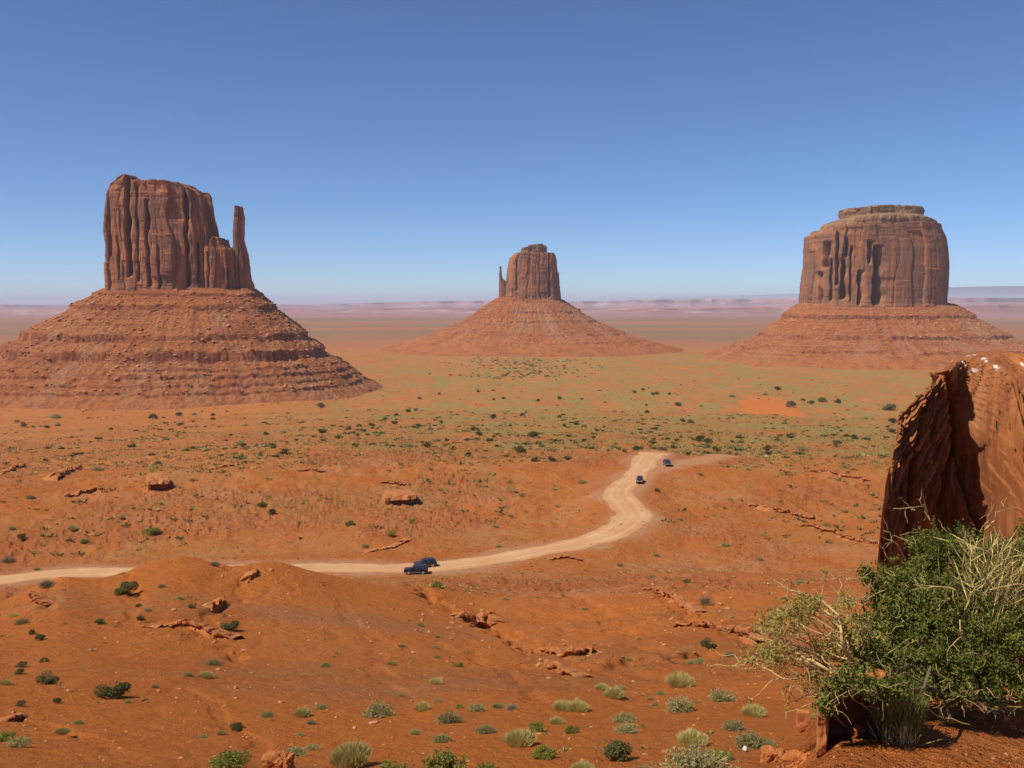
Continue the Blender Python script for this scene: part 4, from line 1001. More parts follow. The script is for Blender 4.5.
# ------------------------------------------------------------ the big boulder on the right
def boulder():
    """columns across x, each a profile from the foot up the front, over the crown and down the back"""
    zb = -5.4
    sky_ = [(881.5, 700, 10.4), (882, 600, 10.4), (883, 540, 10.4), (885, 500, 10.4), (889, 470, 10.45), (896, 440, 10.5), (905, 420, 10.55), (914, 405, 10.6), (915.5, 401, 10.65), (922, 394, 10.7), (930, 386, 10.8), (936.5, 381, 10.9), (938, 374, 11.0), (944, 367, 11.1), (952, 361, 11.25), (960, 356.5, 11.4), (972, 353.5, 11.5), (985, 352, 11.6), (1005, 351.5, 11.7), (1030, 353, 11.7), (1080, 360, 11.7), (1150, 385, 11.7), (1200, 420, 11.7), (1235, 480, 11.7), (1250, 560, 11.7), (1255, 700, 11.7)]
    sky_ = [(a-14*(1-float(ss(900, 990, a))), b, Y) for a, b, Y in sky_]
    pz = np.array([at_plane(a, b, Y) for a, b, Y in sky_]); pz[:, 0] = np.maximum.accumulate(pz[:, 0]+np.arange(len(pz))*1e-4)
    x0, x1 = pz[0, 0], pz[-1, 0]; nx = 460
    w_ = np.linspace(0, 1, nx); xs = x0+(x1-x0)*(w_**1.5*.6+.4*w_)
    xs = np.sort(np.concatenate([xs, x0+(pz[6, 0]-x0)*np.linspace(0.01, 1, 60)])); nx = len(xs)
    T = np.interp(xs, pz[:, 0], pz[:, 2]); T = T+.012*n2(xs*9, xs*0, 5)
    C = np.interp(xs, pz[:, 0], np.array([q[2] for q in sky_]))+.15
    wall = 10.30+0.85*(xs-x0); lob = 1-((xs-6.75)/2.0)**2*np.where(xs < 6.75, 1, .62); lobe = 12.0-2.55*np.sqrt(np.clip(lob, 0, 1))
    isl = ss(5.15, 5.55, xs); yf = wall*(1-isl)+np.minimum(wall, lobe)*isl
    yf = yf-.30*0
    back = np.minimum(10.45+1.9*(xs-x0), 14.2)-np.clip((xs-(x1-1.2))/1.2, 0, 1)**2*1.8
    ns = 420; s = np.linspace(0, math.pi, ns)
    sharp = ss(5.0, 6.0, xs)                      # 0 = upright wall, 1 = rounded dome
    ey = .22+.75*sharp; ez = .12+.72*sharp
    cs, sn = np.cos(s)[:, None], np.sin(s)[:, None]
    Zc = zb+(T-zb)[None, :]*np.abs(sn)**ez[None, :]
    mid = np.where(cs >= 0, C[None, :]+(yf-C)[None, :]*np.abs(cs)**ey[None, :], C[None, :]+(np.maximum(back, C+.02)-C)[None, :]*np.abs(cs)**.9)
    X = np.repeat(xs[None, :], ns, 0); Y = mid; Z = Zc
    front = ss(-.15, .12, cs+0*X)
    # the upright left wall leans out a little over its foot
    lean = (1-sharp)[None, :]*0.15*(Z+3.2)*np.ones_like(front); Y = Y-lean
    X = X+.60*np.maximum(0, Y+0.15*(1-sharp)[None, :]*(Z+3.2)-yf[None, :]-.02)*(1-ss(4.6, 5.6, xs))[None, :]
    ax, az_ = 5.55, 0.05
    ph = np.arctan2(X-ax, -(Z-az_)); rr = np.hypot(X-ax, Z-az_)
    wv = ph+0.10*n2(ph*3, rr*.6, 7)+.025*n2(ph*9, rr*1.4, 8)
    rid = lambda a, b, sd: np.clip(1-np.abs(n2(a, b, sd))*2.2, 0, 1)
    low = ss(.15, 1.3, rr); right = ss(6.1, 7.4, X); steep = ss(-1.0, -2.2, Z)
    dep = (0.12*rid(wv*7.5, rr*.22, 1)**2*(1-.75*right)+0.10*rid(wv*19, rr*.3, 2)**2*(1-.5*right))*low*(.35+.65*steep)
    sw = wv*11+.6*n2(wv*4, rr*.7, 12); sw = sw-np.floor(sw); dep += .12*(1-sw)*low*(1-.7*right)*(.25+.75*steep)
    sw = wv*34+.6*n2(wv*9, rr*1.1, 13); sw = sw-np.floor(sw); dep += .060*(1-sw)*low*(1-.5*right)
    dep += .03*rid(wv*62, rr*.8, 3)*low*(.3+.7*steep)+.012*n2(wv*120, rr*1.5, 3)*low
    # deep shaded rift running down from the crown, and its branch
    def rift(pts, wd, dp):
        q = np.array([at_plane(a, b, 10.6) for a, b in pts]); xr = np.interp(-Z, -q[:, 2], q[:, 0])+.03*n2(Z*3, Z*0, 40)+.012*n2(Z*11, Z*0, 41)
        e = ss(q[-1, 2]-.2, q[-1, 2]+.15, Z)*(1-ss(q[0, 2]-.1, q[0, 2]+.08, Z)); u = (X-xr)/wd
        return dp*e*np.where(u < 0, np.exp(-np.abs(u*2.6)**2.5), np.exp(-np.abs(u*.9)**2))
    dep += rift([(948, 372), (962, 395), (975, 425), (983, 460), (990, 500), (996, 545), (1000, 580)], .085, .42)
    dep += rift([(946, 398), (944, 420), (941, 445), (950, 455)], .09, .15)+rift([(978, 445), (974, 480), (970, 520), (968, 560)], .05, .22)
    dep += rift([(1010, 470), (1018, 510), (1022, 560)], .04, .16)+rift([(922, 400), (914, 440), (912, 500), (914, 560)], .035, .25)
    sl = n2(X*3.1+.35*Z, Z*.40, 21)+.4*n2(X*8+.5*Z, Z*.8, 22)
    wl = (1-sharp)[None, :]*ss(0, .10, X-x0)
    dep = dep*ss(0.02, .30, X-x0)+wl*(0.13*terr(sl, 3.0, .05)+.02*n2(X*16, Z*1.6, 23))
    Y = Y+dep*front+.05*fbm3(X*1.3, Y*1.3, Z*1.3, 3, 9)*ss(0, .4, X-x0)
    Z = Z-dep*.25*front*np.abs(sn)*sharp[None, :]
    Y = np.where(front > 0.02, Y, Y+.08*fbm3(X*1.7, Y*1.7, Z*1.7, 3, 33))
    VV = np.stack([X, Y, Z], -1).reshape(-1, 3)
    org = np.array([6.2, 11.9, -4.6])
    # white streaks left by birds on the crown
    wh = np.zeros(len(VV))
    P = VV; pxs = 512+F*P[:, 0]/(P[:, 1]*CP-P[:, 2]*SP)
    pys = 384-F*(P[:, 1]*SP+P[:, 2]*CP)/(P[:, 1]*CP-P[:, 2]*SP)
    for (qx, qy, ra) in [(967, 356, .035), (975, 355, .03), (971, 358, .02), (962, 362, .018), (965, 366, .018), (969, 372, .022), (984, 358, .03), (997, 367, .028), (1022, 365, .03), (975, 369, .024), (958, 366, .015), (986, 361, .016), (952, 361, .015)]:
        k = int(np.argmin((pxs-qx)**2+(pys-qy)**2+(P[:, 1] > 12.1)*1e6)); d3 = np.linalg.norm((P-P[k])*np.array([1, .8, .75]), axis=1)
        wh = np.maximum(wh, 1-ss(.7, 1.1, d3/ra+.5*n2(P[:, 0]*50, P[:, 2]*50, 4)))
    m, nt_, b = newmat('boulder_sandstone', 0.85, 0.25); N = NT(nt_)
    p = N.pos((1, 1, .35))
    c = N.mix(N.ramp(N.noise(p, 1.6, 5, .6, .3), [(0.35, 0), (0.62, 1)]), (0.46, 0.165, 0.048), (0.36, 0.115, 0.034))
    c = N.mix(N.ramp(N.noise(N.pos((6, 6, .8)), 1, 6, .65, .4), [(0.38, .7), (0.52, 0)]), c, (0.22, 0.07, 0.028))
    c = N.mix(N.ramp(N.noise(N.pos((11, 11, .5)), 1, 4, .6), [(0.52, 0), (0.60, .5)]), c, (0.25, 0.085, 0.032))
    c = N.mix(N.ramp(N.noise(N.pos((2.2, 2.2, .5)), 1, 4, .6), [(0.56, 0), (0.70, .6)]), c, (0.52, 0.235, 0.095))
    c = N.mix(N.attr('white'), c, (0.72, 0.66, 0.58))
    N.link(c, b.inputs['Base Color'])
    a = N.bump(N.noise(N.pos((9, 9, 1.2)), 1, 7, .7, .3), 0.8, 0.05, None)
    N.bump(N.noise(N.pos(), 26, 5, .7), 0.5, 0.012, b, a)
    faces = grid_faces(ns, nx)
    o = mk('sandstone_boulder', VV-org, faces, m, attr={'white': wh}); o.location = tuple(org)
    return tag(o, 'huge rounded orange boulder at right with dark fluted left side and white streaks on top', 'boulder')
boulder()

# brow added to shade the hollow, and the smaller stones near it
M_SLAB = stone_material('slab_rock', (0.46, 0.16, 0.042), (0.40, 0.13, 0.034), (0.24, 0.075, 0.026), 1.6, 0.02)
M_SHADE = stone_material('shade_dark_rock', (0.20, 0.075, 0.030), (0.16, 0.058, 0.026), (0.09, 0.035, 0.02), 1.6, 0.02)  # second stone colour darkened to stand in for deep shade
def block_rock(name, label, pts, hgt, mat, seed, lean=(0, 0), nseg=34, cat='rock', rough=.03, group=None, sink=.25):
    """rough block: plan polygon on the ground raised to its height with worn edges"""
    pts = np.array(pts, float); c = pts.mean(0); n = len(pts); P = []
    for i in range(n):
        a, b = pts[i], pts[(i+1) % n]
        for k in range(nseg): P.append(a+(b-a)*k/nseg)
    P = np.array(P)
    for _ in range(5): P = (np.roll(P, 1, 0)+P*2+np.roll(P, -1, 0))/4
    V = []; g = height(P[:, 0], P[:, 1]); gz = float(height(c[0], c[1])[0]); nz = 40
    for k in range(nz):
        t = k/(nz-1)*1.25; h = min(t, 1.0); s = 1.0 if t < .9 else 1-.5*((t-.9)/.35)**2*.55
        xy = c+(P-c)*s+np.array(lean)*h*hgt; z = np.full(len(P), gz-sink+(hgt+sink)*min(h, 1)*1.0)+(-.0 if t < 1 else .0)
        if t > .9: z = z-0.0
        z = z+hgt*.05*ss(.9, 1.25, t)
        V.append(np.column_stack([xy, z]))
    last = V[-1]
    for k in range(1, 14):
        q = 1-k/13*.998; V.append(np.column_stack([last[:, :2].mean(0)+(last[:, :2]-last[:, :2].mean(0))*q, last[:, 2]+hgt*.03*(1-q)]))
    V = np.vstack(V); d = fbm3(V[:, 0]/hgt*2.2, V[:, 1]/hgt*2.2, V[:, 2]/hgt*2.2, 4, seed)
    cc = np.array([c[0], c[1], gz+hgt*.4]); dr = V-cc; dr /= np.linalg.norm(dr, axis=1)[:, None]+1e-6
    V = V+dr*(d*rough)[:, None]
    o = mk(name, V-np.array([c[0], c[1], gz]), grid_faces(nz+13, len(P), wrap=True), mat, smooth=False); o.location = (c[0], c[1], gz)
    return tag(o, label, cat, group)
g0 = ground(838, 748); g1 = ground(876, 746)
L0 = g0[:2]; L1 = L0+np.array([.60, .66])
def brow(label, a, b, h, proj, seed, wallmat, roofmat, name='rock_overhang', cat='rock overhang', slab=None, thick=.3, group=None, back=1.0):
    """a brow of rock jutting out over a hollow: back wall, two cheeks and the roof above them"""
    a = np.array(a[:2], float); b = np.array(b[:2], float); u = b-a; wd = np.linalg.norm(u); u /= wd; k = (a+b)/2; k = k/np.linalg.norm(k)
    org = np.array([*((a+b)/2), float(height(*((a+b)/2))[0])]); root = empty(name, tuple(org))
    def put(part, pts, hg, mat, sd, sink, lean=(0, 0), rough=.05):
        o = block_rock(part, None, pts, hg, mat, sd, lean=lean, rough=rough*h, sink=sink, cat=None); L = np.array(o.location)-org; o.parent = root; o.location = tuple(L)
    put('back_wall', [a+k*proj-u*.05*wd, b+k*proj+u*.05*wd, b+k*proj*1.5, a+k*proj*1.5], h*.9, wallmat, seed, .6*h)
    put('cheek', [a-u*.10*wd, a+u*.04*wd, a+u*.06*wd+k*proj*1.3, a-u*.12*wd+k*proj*1.3], h*.82, roofmat, seed+1, .5*h, rough=.10)
    put('roof', [a-u*(.04+.2*back)*wd+k*proj*.10, a+u*.22*wd-k*proj*.18, a+u*.48*wd+k*proj*.02, a+u*.75*wd-k*proj*.28, b+u*.10*wd+k*proj*.05, b+u*.16*wd+k*proj*.8, b-u*.10*wd+k*proj*(1.35+back*2.4), a-u*.1*wd+k*proj*(1.2+back*3)], h, roofmat, seed+2, -h*(1-thick), rough=.16, lean=tuple(k[:2]*(.5*back)))
    if slab is not None:
        slab.name = 'slab'; L = np.array(slab.location)-org; slab.parent = root; slab.location = tuple(L)
        for q in ('label', 'category', 'group', 'kind'):
            if q in slab: del slab[q]
    return tag(root, label, cat, group)
brow('hollow kept in deep shade by an added rock brow beneath the sprawling dry branches', L0+(-.07, .06), L0+(.34, .12), .44, .30, 611, M_SHADE, M_SLAB, thick=.16, back=0.0)  # roof and back wall added to keep this patch dark
brow(LEDGES[0][0], ground(150, 491), ground(167, 491), 3.0, 2.6, 641, M_LEDGE, M_LEDGE, thick=.36)
brow(LEDGES[1][0], ground(388, 505), ground(413, 505), 2.3, 2.4, 651, M_LEDGE, M_LEDGE, thick=.34)
for q in LEDGE_OBJ[:2]: bpy.data.objects.remove(q)
for lb, px, py, w_, h_, sd_ in [('flat topped pale orange rock at the bottom edge, right of the leafy shrub', 277, 772, 30, .34, 620), ('reddish lump of rock below the twiggy shrub on the near bank', 772, 762, 22, .07, 621),
                                ('broad flat stone half buried at the edge of the near bank', 800, 764, 34, .05, 622), ('small red stone under the pale bush left of the shaded slab', 803, 732, 14, .13, 623)]:
    g = ground(px, py); D = math.hypot(g[0], g[1]); h = w_*D/F/2; g = g[:2]
    block_rock('rock', lb, [g+(-h, -h*.2), g+(h*.8, -h*.6), g+(h, h*.7), g+(-h*.7, h)], h_*D/6 if D > 10 and h_ < .3 else h_, M_SLAB, sd_, rough=h*.22, group='loose rocks near the camera', sink=.15)
M_WHITE = stone_material('white_stone', (0.62, 0.55, 0.46), (0.70, 0.64, 0.56), (0.36, 0.27, 0.2), 3, 0.01)
g = ground(745, 752); D = math.hypot(g[0], g[1]); v, f = ROCKS[2]
o = mk('rock', v*np.array([.8, 1.1, .75])*7*D/F/2, f, M_WHITE); o.location = (g[0], g[1], g[2]+.6*5*D/F)
tag(o, 'small bright white stone beside the grey bush left of the near bank', 'rock', 'loose rocks near the camera')
g = ground(497, 708); D = math.hypot(g[0], g[1]); v, f = ROCKS[4]
o = mk('rock', v*np.array([.7, .7, 1.1])*4*D/F/2, f, M_WHITE); o.location = (g[0], g[1], g[2]+.5*3*D/F)
tag(o, 'tiny pale stone between two pale bushes on the sandy flat', 'rock', 'loose rocks near the camera')

# ------------------------------------------------------------ foreground shrubs
M_LEAF = leaf_material('shrub_leaves', (0.070, 0.085, 0.012), (0.16, 0.17, 0.028), sc=5, trans=.2)
M_LEAF2 = leaf_material('dry_leaves', (0.36, 0.30, 0.06), (0.52, 0.43, 0.11), sc=6, trans=.3)
M_STRAW = leaf_material('straw', (0.66, 0.48, 0.15), (0.78, 0.60, 0.24), sc=6, trans=.1)
M_BRANCH = stone_material('pale_branch', (0.56, 0.38, 0.13), (0.64, 0.46, 0.19), (0.22, 0.14, 0.08), 12, 0.006)
def path3(r, a, b, sag=.1, n=9, wob=.03):
    t = np.linspace(0, 1, n)[:, None]; a = np.array(a); b = np.array(b); P = a+(b-a)*t
    L = np.linalg.norm(b-a); w1 = unitv(r, 1)[0]*sag*L
    P = P+w1*np.sin(t*math.pi)
    w = r.normal(size=(n, 3))*wob*L*np.sin(t*math.pi)**.5; return P+w
def big_shrub():
    r = np.random.RandomState(900); YY = 6.9
    root = empty('leafy_shrub', tuple(ground(965, 690)+np.array([0, .25, 0]))); o0 = np.array(root.location)
    # crown lobes: pixel centre, radius px, distance; low left ones added to shade the hollow
    lobes = [(905, 590, 34, 6.5), (895, 628, 38, 6.4), (935, 560, 34, 6.7), (925, 620, 48, 6.3), (945, 660, 44, 6.1), (975, 600, 52, 6.5), (960, 552, 28, 6.8), (1000, 640, 52, 6.2), (1005, 565, 34, 6.8), (1035, 600, 55, 6.5), (1045, 655, 50, 6.2),
             (1080, 610, 60, 6.5), (900, 662, 30, 6.1), (880, 600, 16, 6.5), (980, 675, 34, 6.0), (918, 545, 13, 6.8), (1025, 545, 22, 6.9), (872, 640, 22, 6.3), (1012, 680, 24, 6.0), (935, 682, 20, 5.95), (1120, 640, 60, 6.6), (866, 625, 14, 6.3), (868, 577, 9, 6.5), (828, 688, 13, 5.15), (842, 684, 18, 5.15), (864, 686, 20, 5.18), (886, 690, 20, 5.25), (826, 706, 8, 5.15), (856, 662, 18, 5.5), (880, 664, 22, 5.5), (932, 690, 20, 5.9), (958, 694, 20, 5.9), (988, 692, 22, 5.9), (1018, 690, 24, 5.9), (1045, 690, 24, 5.9), (1040, 560, 40, 7.2), (980, 580, 44, 7.3), (930, 600, 44, 7.1)]
    Lc = []; Lm = []; stems = []; twigs = []; lobes = [(a, b, c_, Y+.42) for a, b, c_, Y in lobes]
    for (px, py, rp, Y) in lobes:
        c = at_plane(px, py, Y); R_ = rp*Y/F; nt = max(6, int(60*(rp/45)**2))
        st = o0+np.array([r.uniform(-.12, .12), r.uniform(-.1, .1), -.03])
        stems.append(tube(path3(r, st, c, .12, 9, .03), np.linspace(.022, .007, 9), 5))
        for _ in range(nt):
            d = unitv(r, 1)[0]; d[2] = d[2]*.8+.25; tip = c+d*R_*r.uniform(.55, 1.12)
            b = c+d*R_*r.uniform(-.1, .3); P = path3(r, b, tip, .12, 6, .04); twigs.append(tube(P, np.linspace(.004, .0013, 6), 3))
            m = r.randint(56, 100); t = r.rand(m)**.7; q = (b+(tip-b)*t[:, None])+r.normal(size=(m, 3))*.024
            Lc.append(q)
        if True:      # bright fresh tips
            for _ in range(nt//3):
                d = unitv(r, 1)[0]; d[2] = abs(d[2]); tip = c+d*R_*r.uniform(1.0, 1.3); b = c+d*R_*.7
                m = 24; t = r.rand(m); Lc.append(b+(tip-b)*t[:, None]+r.normal(size=(m, 3))*.010)
    q = np.vstack(Lc); q = q[q[:, 2] > height(q[:, 0], q[:, 1])+.02]
    v, f = leaves(q, .0125, r, 2.0); mk('foliage', v-o0, f, M_LEAF, root, smooth=False)
    v, f = join(stems); mk('stem', v-o0, f, M_BARK, root)
    # dead grey twigs showing through and poking out
    for (px, py, Y, dx, dz) in [(930, 520, 6.4, -.12, .16), (915, 510, 6.5, -.18, .02), (905, 560, 6.3, -.18, .22), (890, 560, 6.3, -.12, .2), (870, 620, 6.1, -.4, .18), (990, 590, 6.0, .3, .03), (955, 590, 5.95, -.3, .05), (965, 610, 5.95, .05, .2), (960, 620, 5.9, -.1, -.2), (1000, 540, 6.6, -.1, .3), (985, 530, 6.6, .12, .25)]:
        a = at_plane(px, py, Y+.3); b = a+np.array([dx, -.05, dz]); P = path3(r, a, b, .14, 8, .05); twigs.append(tube(P, np.linspace(.006, .002, 8), 4))
        for _ in range(3):
            k = r.randint(3, 7); e = P[k]+unitv(r, 1)[0]*.12; twigs.append(tube(path3(r, P[k], e, .1, 5, .05), np.linspace(.003, .001, 5), 3))
    for _ in range(420):
        px, py, rp, Y = lobes[r.randint(len(lobes))]; c = at_plane(px, py, Y); R_ = rp*Y/F; d = unitv(r, 1)[0]; d[1] = -abs(d[1])
        a = c+d*R_*r.uniform(.75, 1.05); twigs.append(tube(path3(r, a, a+unitv(r, 1)[0]*r.uniform(.06, .2), .2, 5, .06), np.linspace(.003, .0012, 5), 3))
    v, f = join(twigs); mk('twig', v-o0, f, M_BRANCH, root)
    tag(root, 'big leafy green shrub in front of the huge boulder at right', 'shrub')
    # knot of dry straw stems in its upper right
    v = []
    n = 290; cx = r.normal(998, 26, n); top = 522+r.rand(n)*70+np.abs(cx-1000)*.3
    for k in range(n):
        a = at_plane(cx[k]*.8+995*.2+r.normal()*9, top[k]+r.uniform(20, 55), 6.62+r.normal()*.12); b = at_plane(cx[k]+r.normal()*20+6, top[k], 6.6+r.normal()*.2)
        v.append((a, b))
    A = np.array([q[0] for q in v]); B = np.array([q[1] for q in v]); M_ = (A+B)/2+r.normal(size=A.shape)*.035
    p1 = blades(A, M_+(B-A)*.1, .0075, r); p2 = blades(M_, B, .007, r)
    v, f = join([p1, p2]); s0 = at_plane(995, 600, 6.42)
    o = mk('dry_grass_clump', v-s0, f, M_STRAW, smooth=False); o.location = tuple(s0)
    tag(o, 'clump of dry straw stems rising through the top of the big green shrub', 'dry grass')
big_shrub()
def sprawling_shrub():
    r = np.random.RandomState(910); root = empty('dry_shrub', tuple(ground(884, 712)+np.array([0, .15, 0]))); o0 = np.array(root.location)
    st = at_plane(876, 688, 6.0); W = lambda px, py, Y=6.0: at_plane(px, py, Y)
    br = []
    main = [([(886, 715), (878, 694), (856, 672), (842, 640), (838, 615), (822, 600)], .020), ([(880, 700), (862, 690), (845, 676), (825, 668), (800, 655), (776, 642)], .018),
            ([(866, 690), (850, 682), (838, 690), (826, 702)], .012), ([(856, 672), (848, 650), (846, 625), (850, 660)], .010), ([(825, 668), (800, 660), (790, 658), (755, 655)], .009),
            ([(842, 640), (836, 620), (815, 605), (806, 597)], .009), ([(842, 676), (820, 655), (795, 645), (770, 638)], .008), ([(862, 690), (830, 682), (800, 676), (790, 680), (765, 668), (751, 660)], .008),
            ([(826, 702), (812, 694), (797, 688)], .006), ([(850, 660), (852, 640), (858, 620), (864, 600)], .008), ([(820, 655), (805, 630), (795, 615)], .007), ([(880, 700), (900, 694), (914, 700), (930, 708)], .016), ([(878, 694), (895, 690), (905, 704), (925, 700)], .012)]
    ends = []; Lf = []
    for pts, rad in main:
        n = len(pts); Y0 = 6.0; P = np.array([W(a, b, 6.0+.18*math.sin(i*1.7+len(pts))-.03*i) for i, (a, b) in enumerate(pts)]); P = resamp(P, .05)
        P = P+r.normal(size=P.shape)*.004; br.append(tube(P, np.linspace(rad, rad*.35, len(P)), 6))
        for _ in range(8):
            k = r.randint(len(P)//3, len(P)); d = unitv(r, 1)[0]; d[0] -= .7; d[2] += .15; d /= np.linalg.norm(d); L = r.uniform(.12, .4)
            Q = path3(r, P[k], P[k]+d*L, .15, 7, .04); br.append(tube(Q, np.linspace(rad*.26+.0015, .0018, 7), 4))
            if r.rand() < .5: ends.append(Q[-1])
    for _ in range(26):                     # long wands sweeping out to the left
        a = W(r.uniform(846, 872), r.uniform(672, 690), 6.0+r.normal()*.08); tx_, ty_ = [(772, 622), (800, 600), (764, 650), (815, 606), (785, 640), (835, 600), (790, 665), (760, 632)][r.randint(8)]
        b = W(tx_+r.normal()*9, ty_+r.normal()*8, 6.0+r.normal()*.15); t = np.linspace(0, 1, 14)[:, None]
        P = a+(b-a)*t+np.array([0, 0, .10*r.uniform(-.3, 1)])*np.sin(t*math.pi)+r.normal(size=(14, 3))*.005; br.append(tube(P, np.linspace(.0058, .0018, 14), 5))
    for (px, py, rp) in [(772, 622, 17), (787, 612, 16), (800, 622, 12), (764, 652, 15), (778, 655, 14), (808, 600, 9), (815, 606, 9), (842, 620, 15), (850, 640, 16), (828, 648, 14), (862, 655, 20), (845, 600, 8), (862, 632, 16), (872, 668, 18), (815, 676, 10)]:
        for _ in range(int(rp*2.0)):
            ends.append(W(px+r.normal()*rp*.5, py+r.normal()*rp*.4, 6.0+r.normal()*.12))
    for e in ends:
        m = 9; Lf.append(e+r.normal(size=(m, 3))*.018)
    q = np.vstack(Lf)
    v, f = leaves(q, .012, r, 2.4); mk('foliage', v-o0, f, M_LEAF2, root, smooth=False)
    tw = [tube(path3(r, e, e+unitv(r, 1)[0]*r.uniform(.04, .12), .2, 5, .06), np.linspace(.0028, .001, 5), 3) for e in ends[::2]]
    v, f = join(br+tw); mk('branch', v-o0, f, M_BRANCH, root)
    tag(root, 'half dry sprawling shrub with pale bare branches reaching left over the shaded slab', 'shrub')
sprawling_shrub()
def grass_tuft():
    r = np.random.RandomState(920); c = ground(900, 741)+np.array([0, .05, 0]); n = 3000
    a = r.uniform(0, 6.28, n); q = np.sqrt(r.rand(n)); base = np.column_stack([np.cos(a)*q*.08, np.sin(a)*q*.07, 0*a-.02])
    tip = np.column_stack([np.cos(a)*q*.19, np.sin(a)*q*.15, (.18+.30*r.rand(n))*(1-.35*q**2)]); mid = (base+tip)/2+r.normal(size=base.shape)*.02+np.array([0, 0, .04])
    v, f = join([blades(base, mid, .0055, r), blades(mid, tip, .005, r)])
    m = leaf_material('wiry_green_stems', (0.19, 0.21, 0.05), (0.30, 0.30, 0.08), sc=8)
    o = mk('green_tuft', v, f, m, smooth=False); o.location = tuple(c)
    tag(o, 'fine stemmed green tuft between the shaded slab and the bare sand', 'grass tuft')
    n = 110; a = r.uniform(0, 6.28, n); q = np.sqrt(r.rand(n)); base = np.column_stack([np.cos(a)*q*.12, np.sin(a)*q*.08, 0*a-.02]); tip = base+np.column_stack([r.normal(size=n)*.05, r.normal(size=n)*.05, .06+.16*r.rand(n)])
    v, f = blades(base, tip, .004, r); c = ground(897, 742); o = mk('dry_grass_tuft', v, f, M_STRAW, smooth=False); o.location = tuple(c)
    tag(o, 'wispy dry grass at the foot of the fine stemmed green tuft', 'grass tuft')
grass_tuft()
# fresh green shrubs cut by the bottom edge, and pale grass wisps
def edge_shrub(px, py, wd, label, seed):
    g = ground(px, py); D = math.hypot(g[0], g[1]); s = wd*D/F/2; r = np.random.RandomState(seed); L = []; st = []
    root = empty('leafy_shrub', tuple(g))
    for _ in range(34):
        a = r.uniform(0, 6.28); q = r.rand()**.5; tip = np.array([math.cos(a)*q*.9, math.sin(a)*q*.7, (.7+.45*r.rand())*(1-.3*q)]); P = path3(r, (tip[0]*.15, tip[1]*.15, -.1), tip, .08, 6, .03)
        st.append(tube(P*s, np.linspace(.022, .006, 6)*s, 4)); m = 70; t = .25+.75*r.rand(m)
        L.append((np.array([np.interp(t, np.linspace(0, 1, 6), P[:, i]) for i in range(3)]).T+r.normal(size=(m, 3))*.05)*s)
    v, f = leaves(np.vstack(L), .055*s, r, 2.2); mk('foliage', v, f, M_GREEN, root, smooth=False)
    v, f = join(st); mk('stem', v, f, M_BARK, root)
    tag(root, label, 'shrub', 'bright green shrubs along the bottom edge')
edge_shrub(393, 776, 34, 'leftmost of the three bright green shrubs cut by the bottom edge', 931)
edge_shrub(446, 780, 60, 'largest and middle of the three bright green shrubs cut by the bottom edge', 932)
edge_shrub(487, 777, 30, 'rightmost of the three bright green shrubs cut by the bottom edge', 933)

# ------------------------------------------------------------ cars
def paint(name, c, rough=.3, metal=.3):
    m, nt_, b = newmat(name, rough, .5); N = NT(nt_); b.inputs['Metallic'].default_value = metal
    k = N.mix(N.ramp(N.noise(N.pos(obj=True), 1.6, 4, .6), [(0.4, 0), (0.7, .35)]), c, (0.20, 0.11, 0.07)); N.link(k, b.inputs['Base Color']); return m
P_BLUE = paint('dusty_blue_paint', (0.010, 0.018, 0.045)); P_GREY = paint('dusty_dark_paint', (0.018, 0.026, 0.050)); P_RED = paint('dusty_maroon_paint', (0.10, 0.03, 0.04)); P_SLATE = paint('dusty_slate_paint', (0.04, 0.045, 0.08))
M_GLASS, _a, _b = newmat('dark_glass', 0.06, .8); _b.inputs['Base Color'].default_value = (0.02, 0.03, 0.045, 1)
M_TYRE, _a, _b = newmat('tyre_rubber', 0.9); _b.inputs['Base Color'].default_value = (0.02, 0.019, 0.018, 1)
M_RIM, _a, _b = newmat('wheel_alloy', 0.35); _b.inputs['Base Color'].default_value = (0.55, 0.55, 0.56, 1); _b.inputs['Metallic'].default_value = .7
M_TRIM, _a, _b = newmat('grey_trim', 0.6); _b.inputs['Base Color'].default_value = (0.22, 0.19, 0.17, 1)
M_LAMP, _a, _b = newmat('lamp_lens', 0.1, .8); _b.inputs['Base Color'].default_value = (0.75, 0.75, 0.72, 1)
M_TAIL, _a, _b = newmat('tail_lens', 0.2, .6); _b.inputs['Base Color'].default_value = (0.35, 0.01, 0.01, 1)
def prism(prof, hw, name, mat, parent):
    """side outline (x, z) with a half width at each corner, closed on both sides"""
    n = len(prof); V = [(x, -h, z) for (x, z), h in zip(prof, hw)]+[(x, h, z) for (x, z), h in zip(prof, hw)]
    Fc = [[i, (i+1) % n, n+(i+1) % n, n+i] for i in range(n)]+[list(range(n))[::-1], list(range(n, 2*n))]
    return mk(name, V, Fc, mat, parent, smooth=False)
def quadp(name, P, t, mat, parent):
    """thin plate with thickness t along its normal"""
    P = np.array(P, float); nrm = np.cross(P[1]-P[0], P[2]-P[0]); nrm /= np.linalg.norm(nrm); Q = P+nrm*t; n = len(P)
    return mk(name, np.vstack([P, Q]), [list(range(n))[::-1], list(range(n, 2*n))]+[[i, (i+1) % n, n+(i+1) % n, n+i] for i in range(n)], mat, parent, smooth=False)
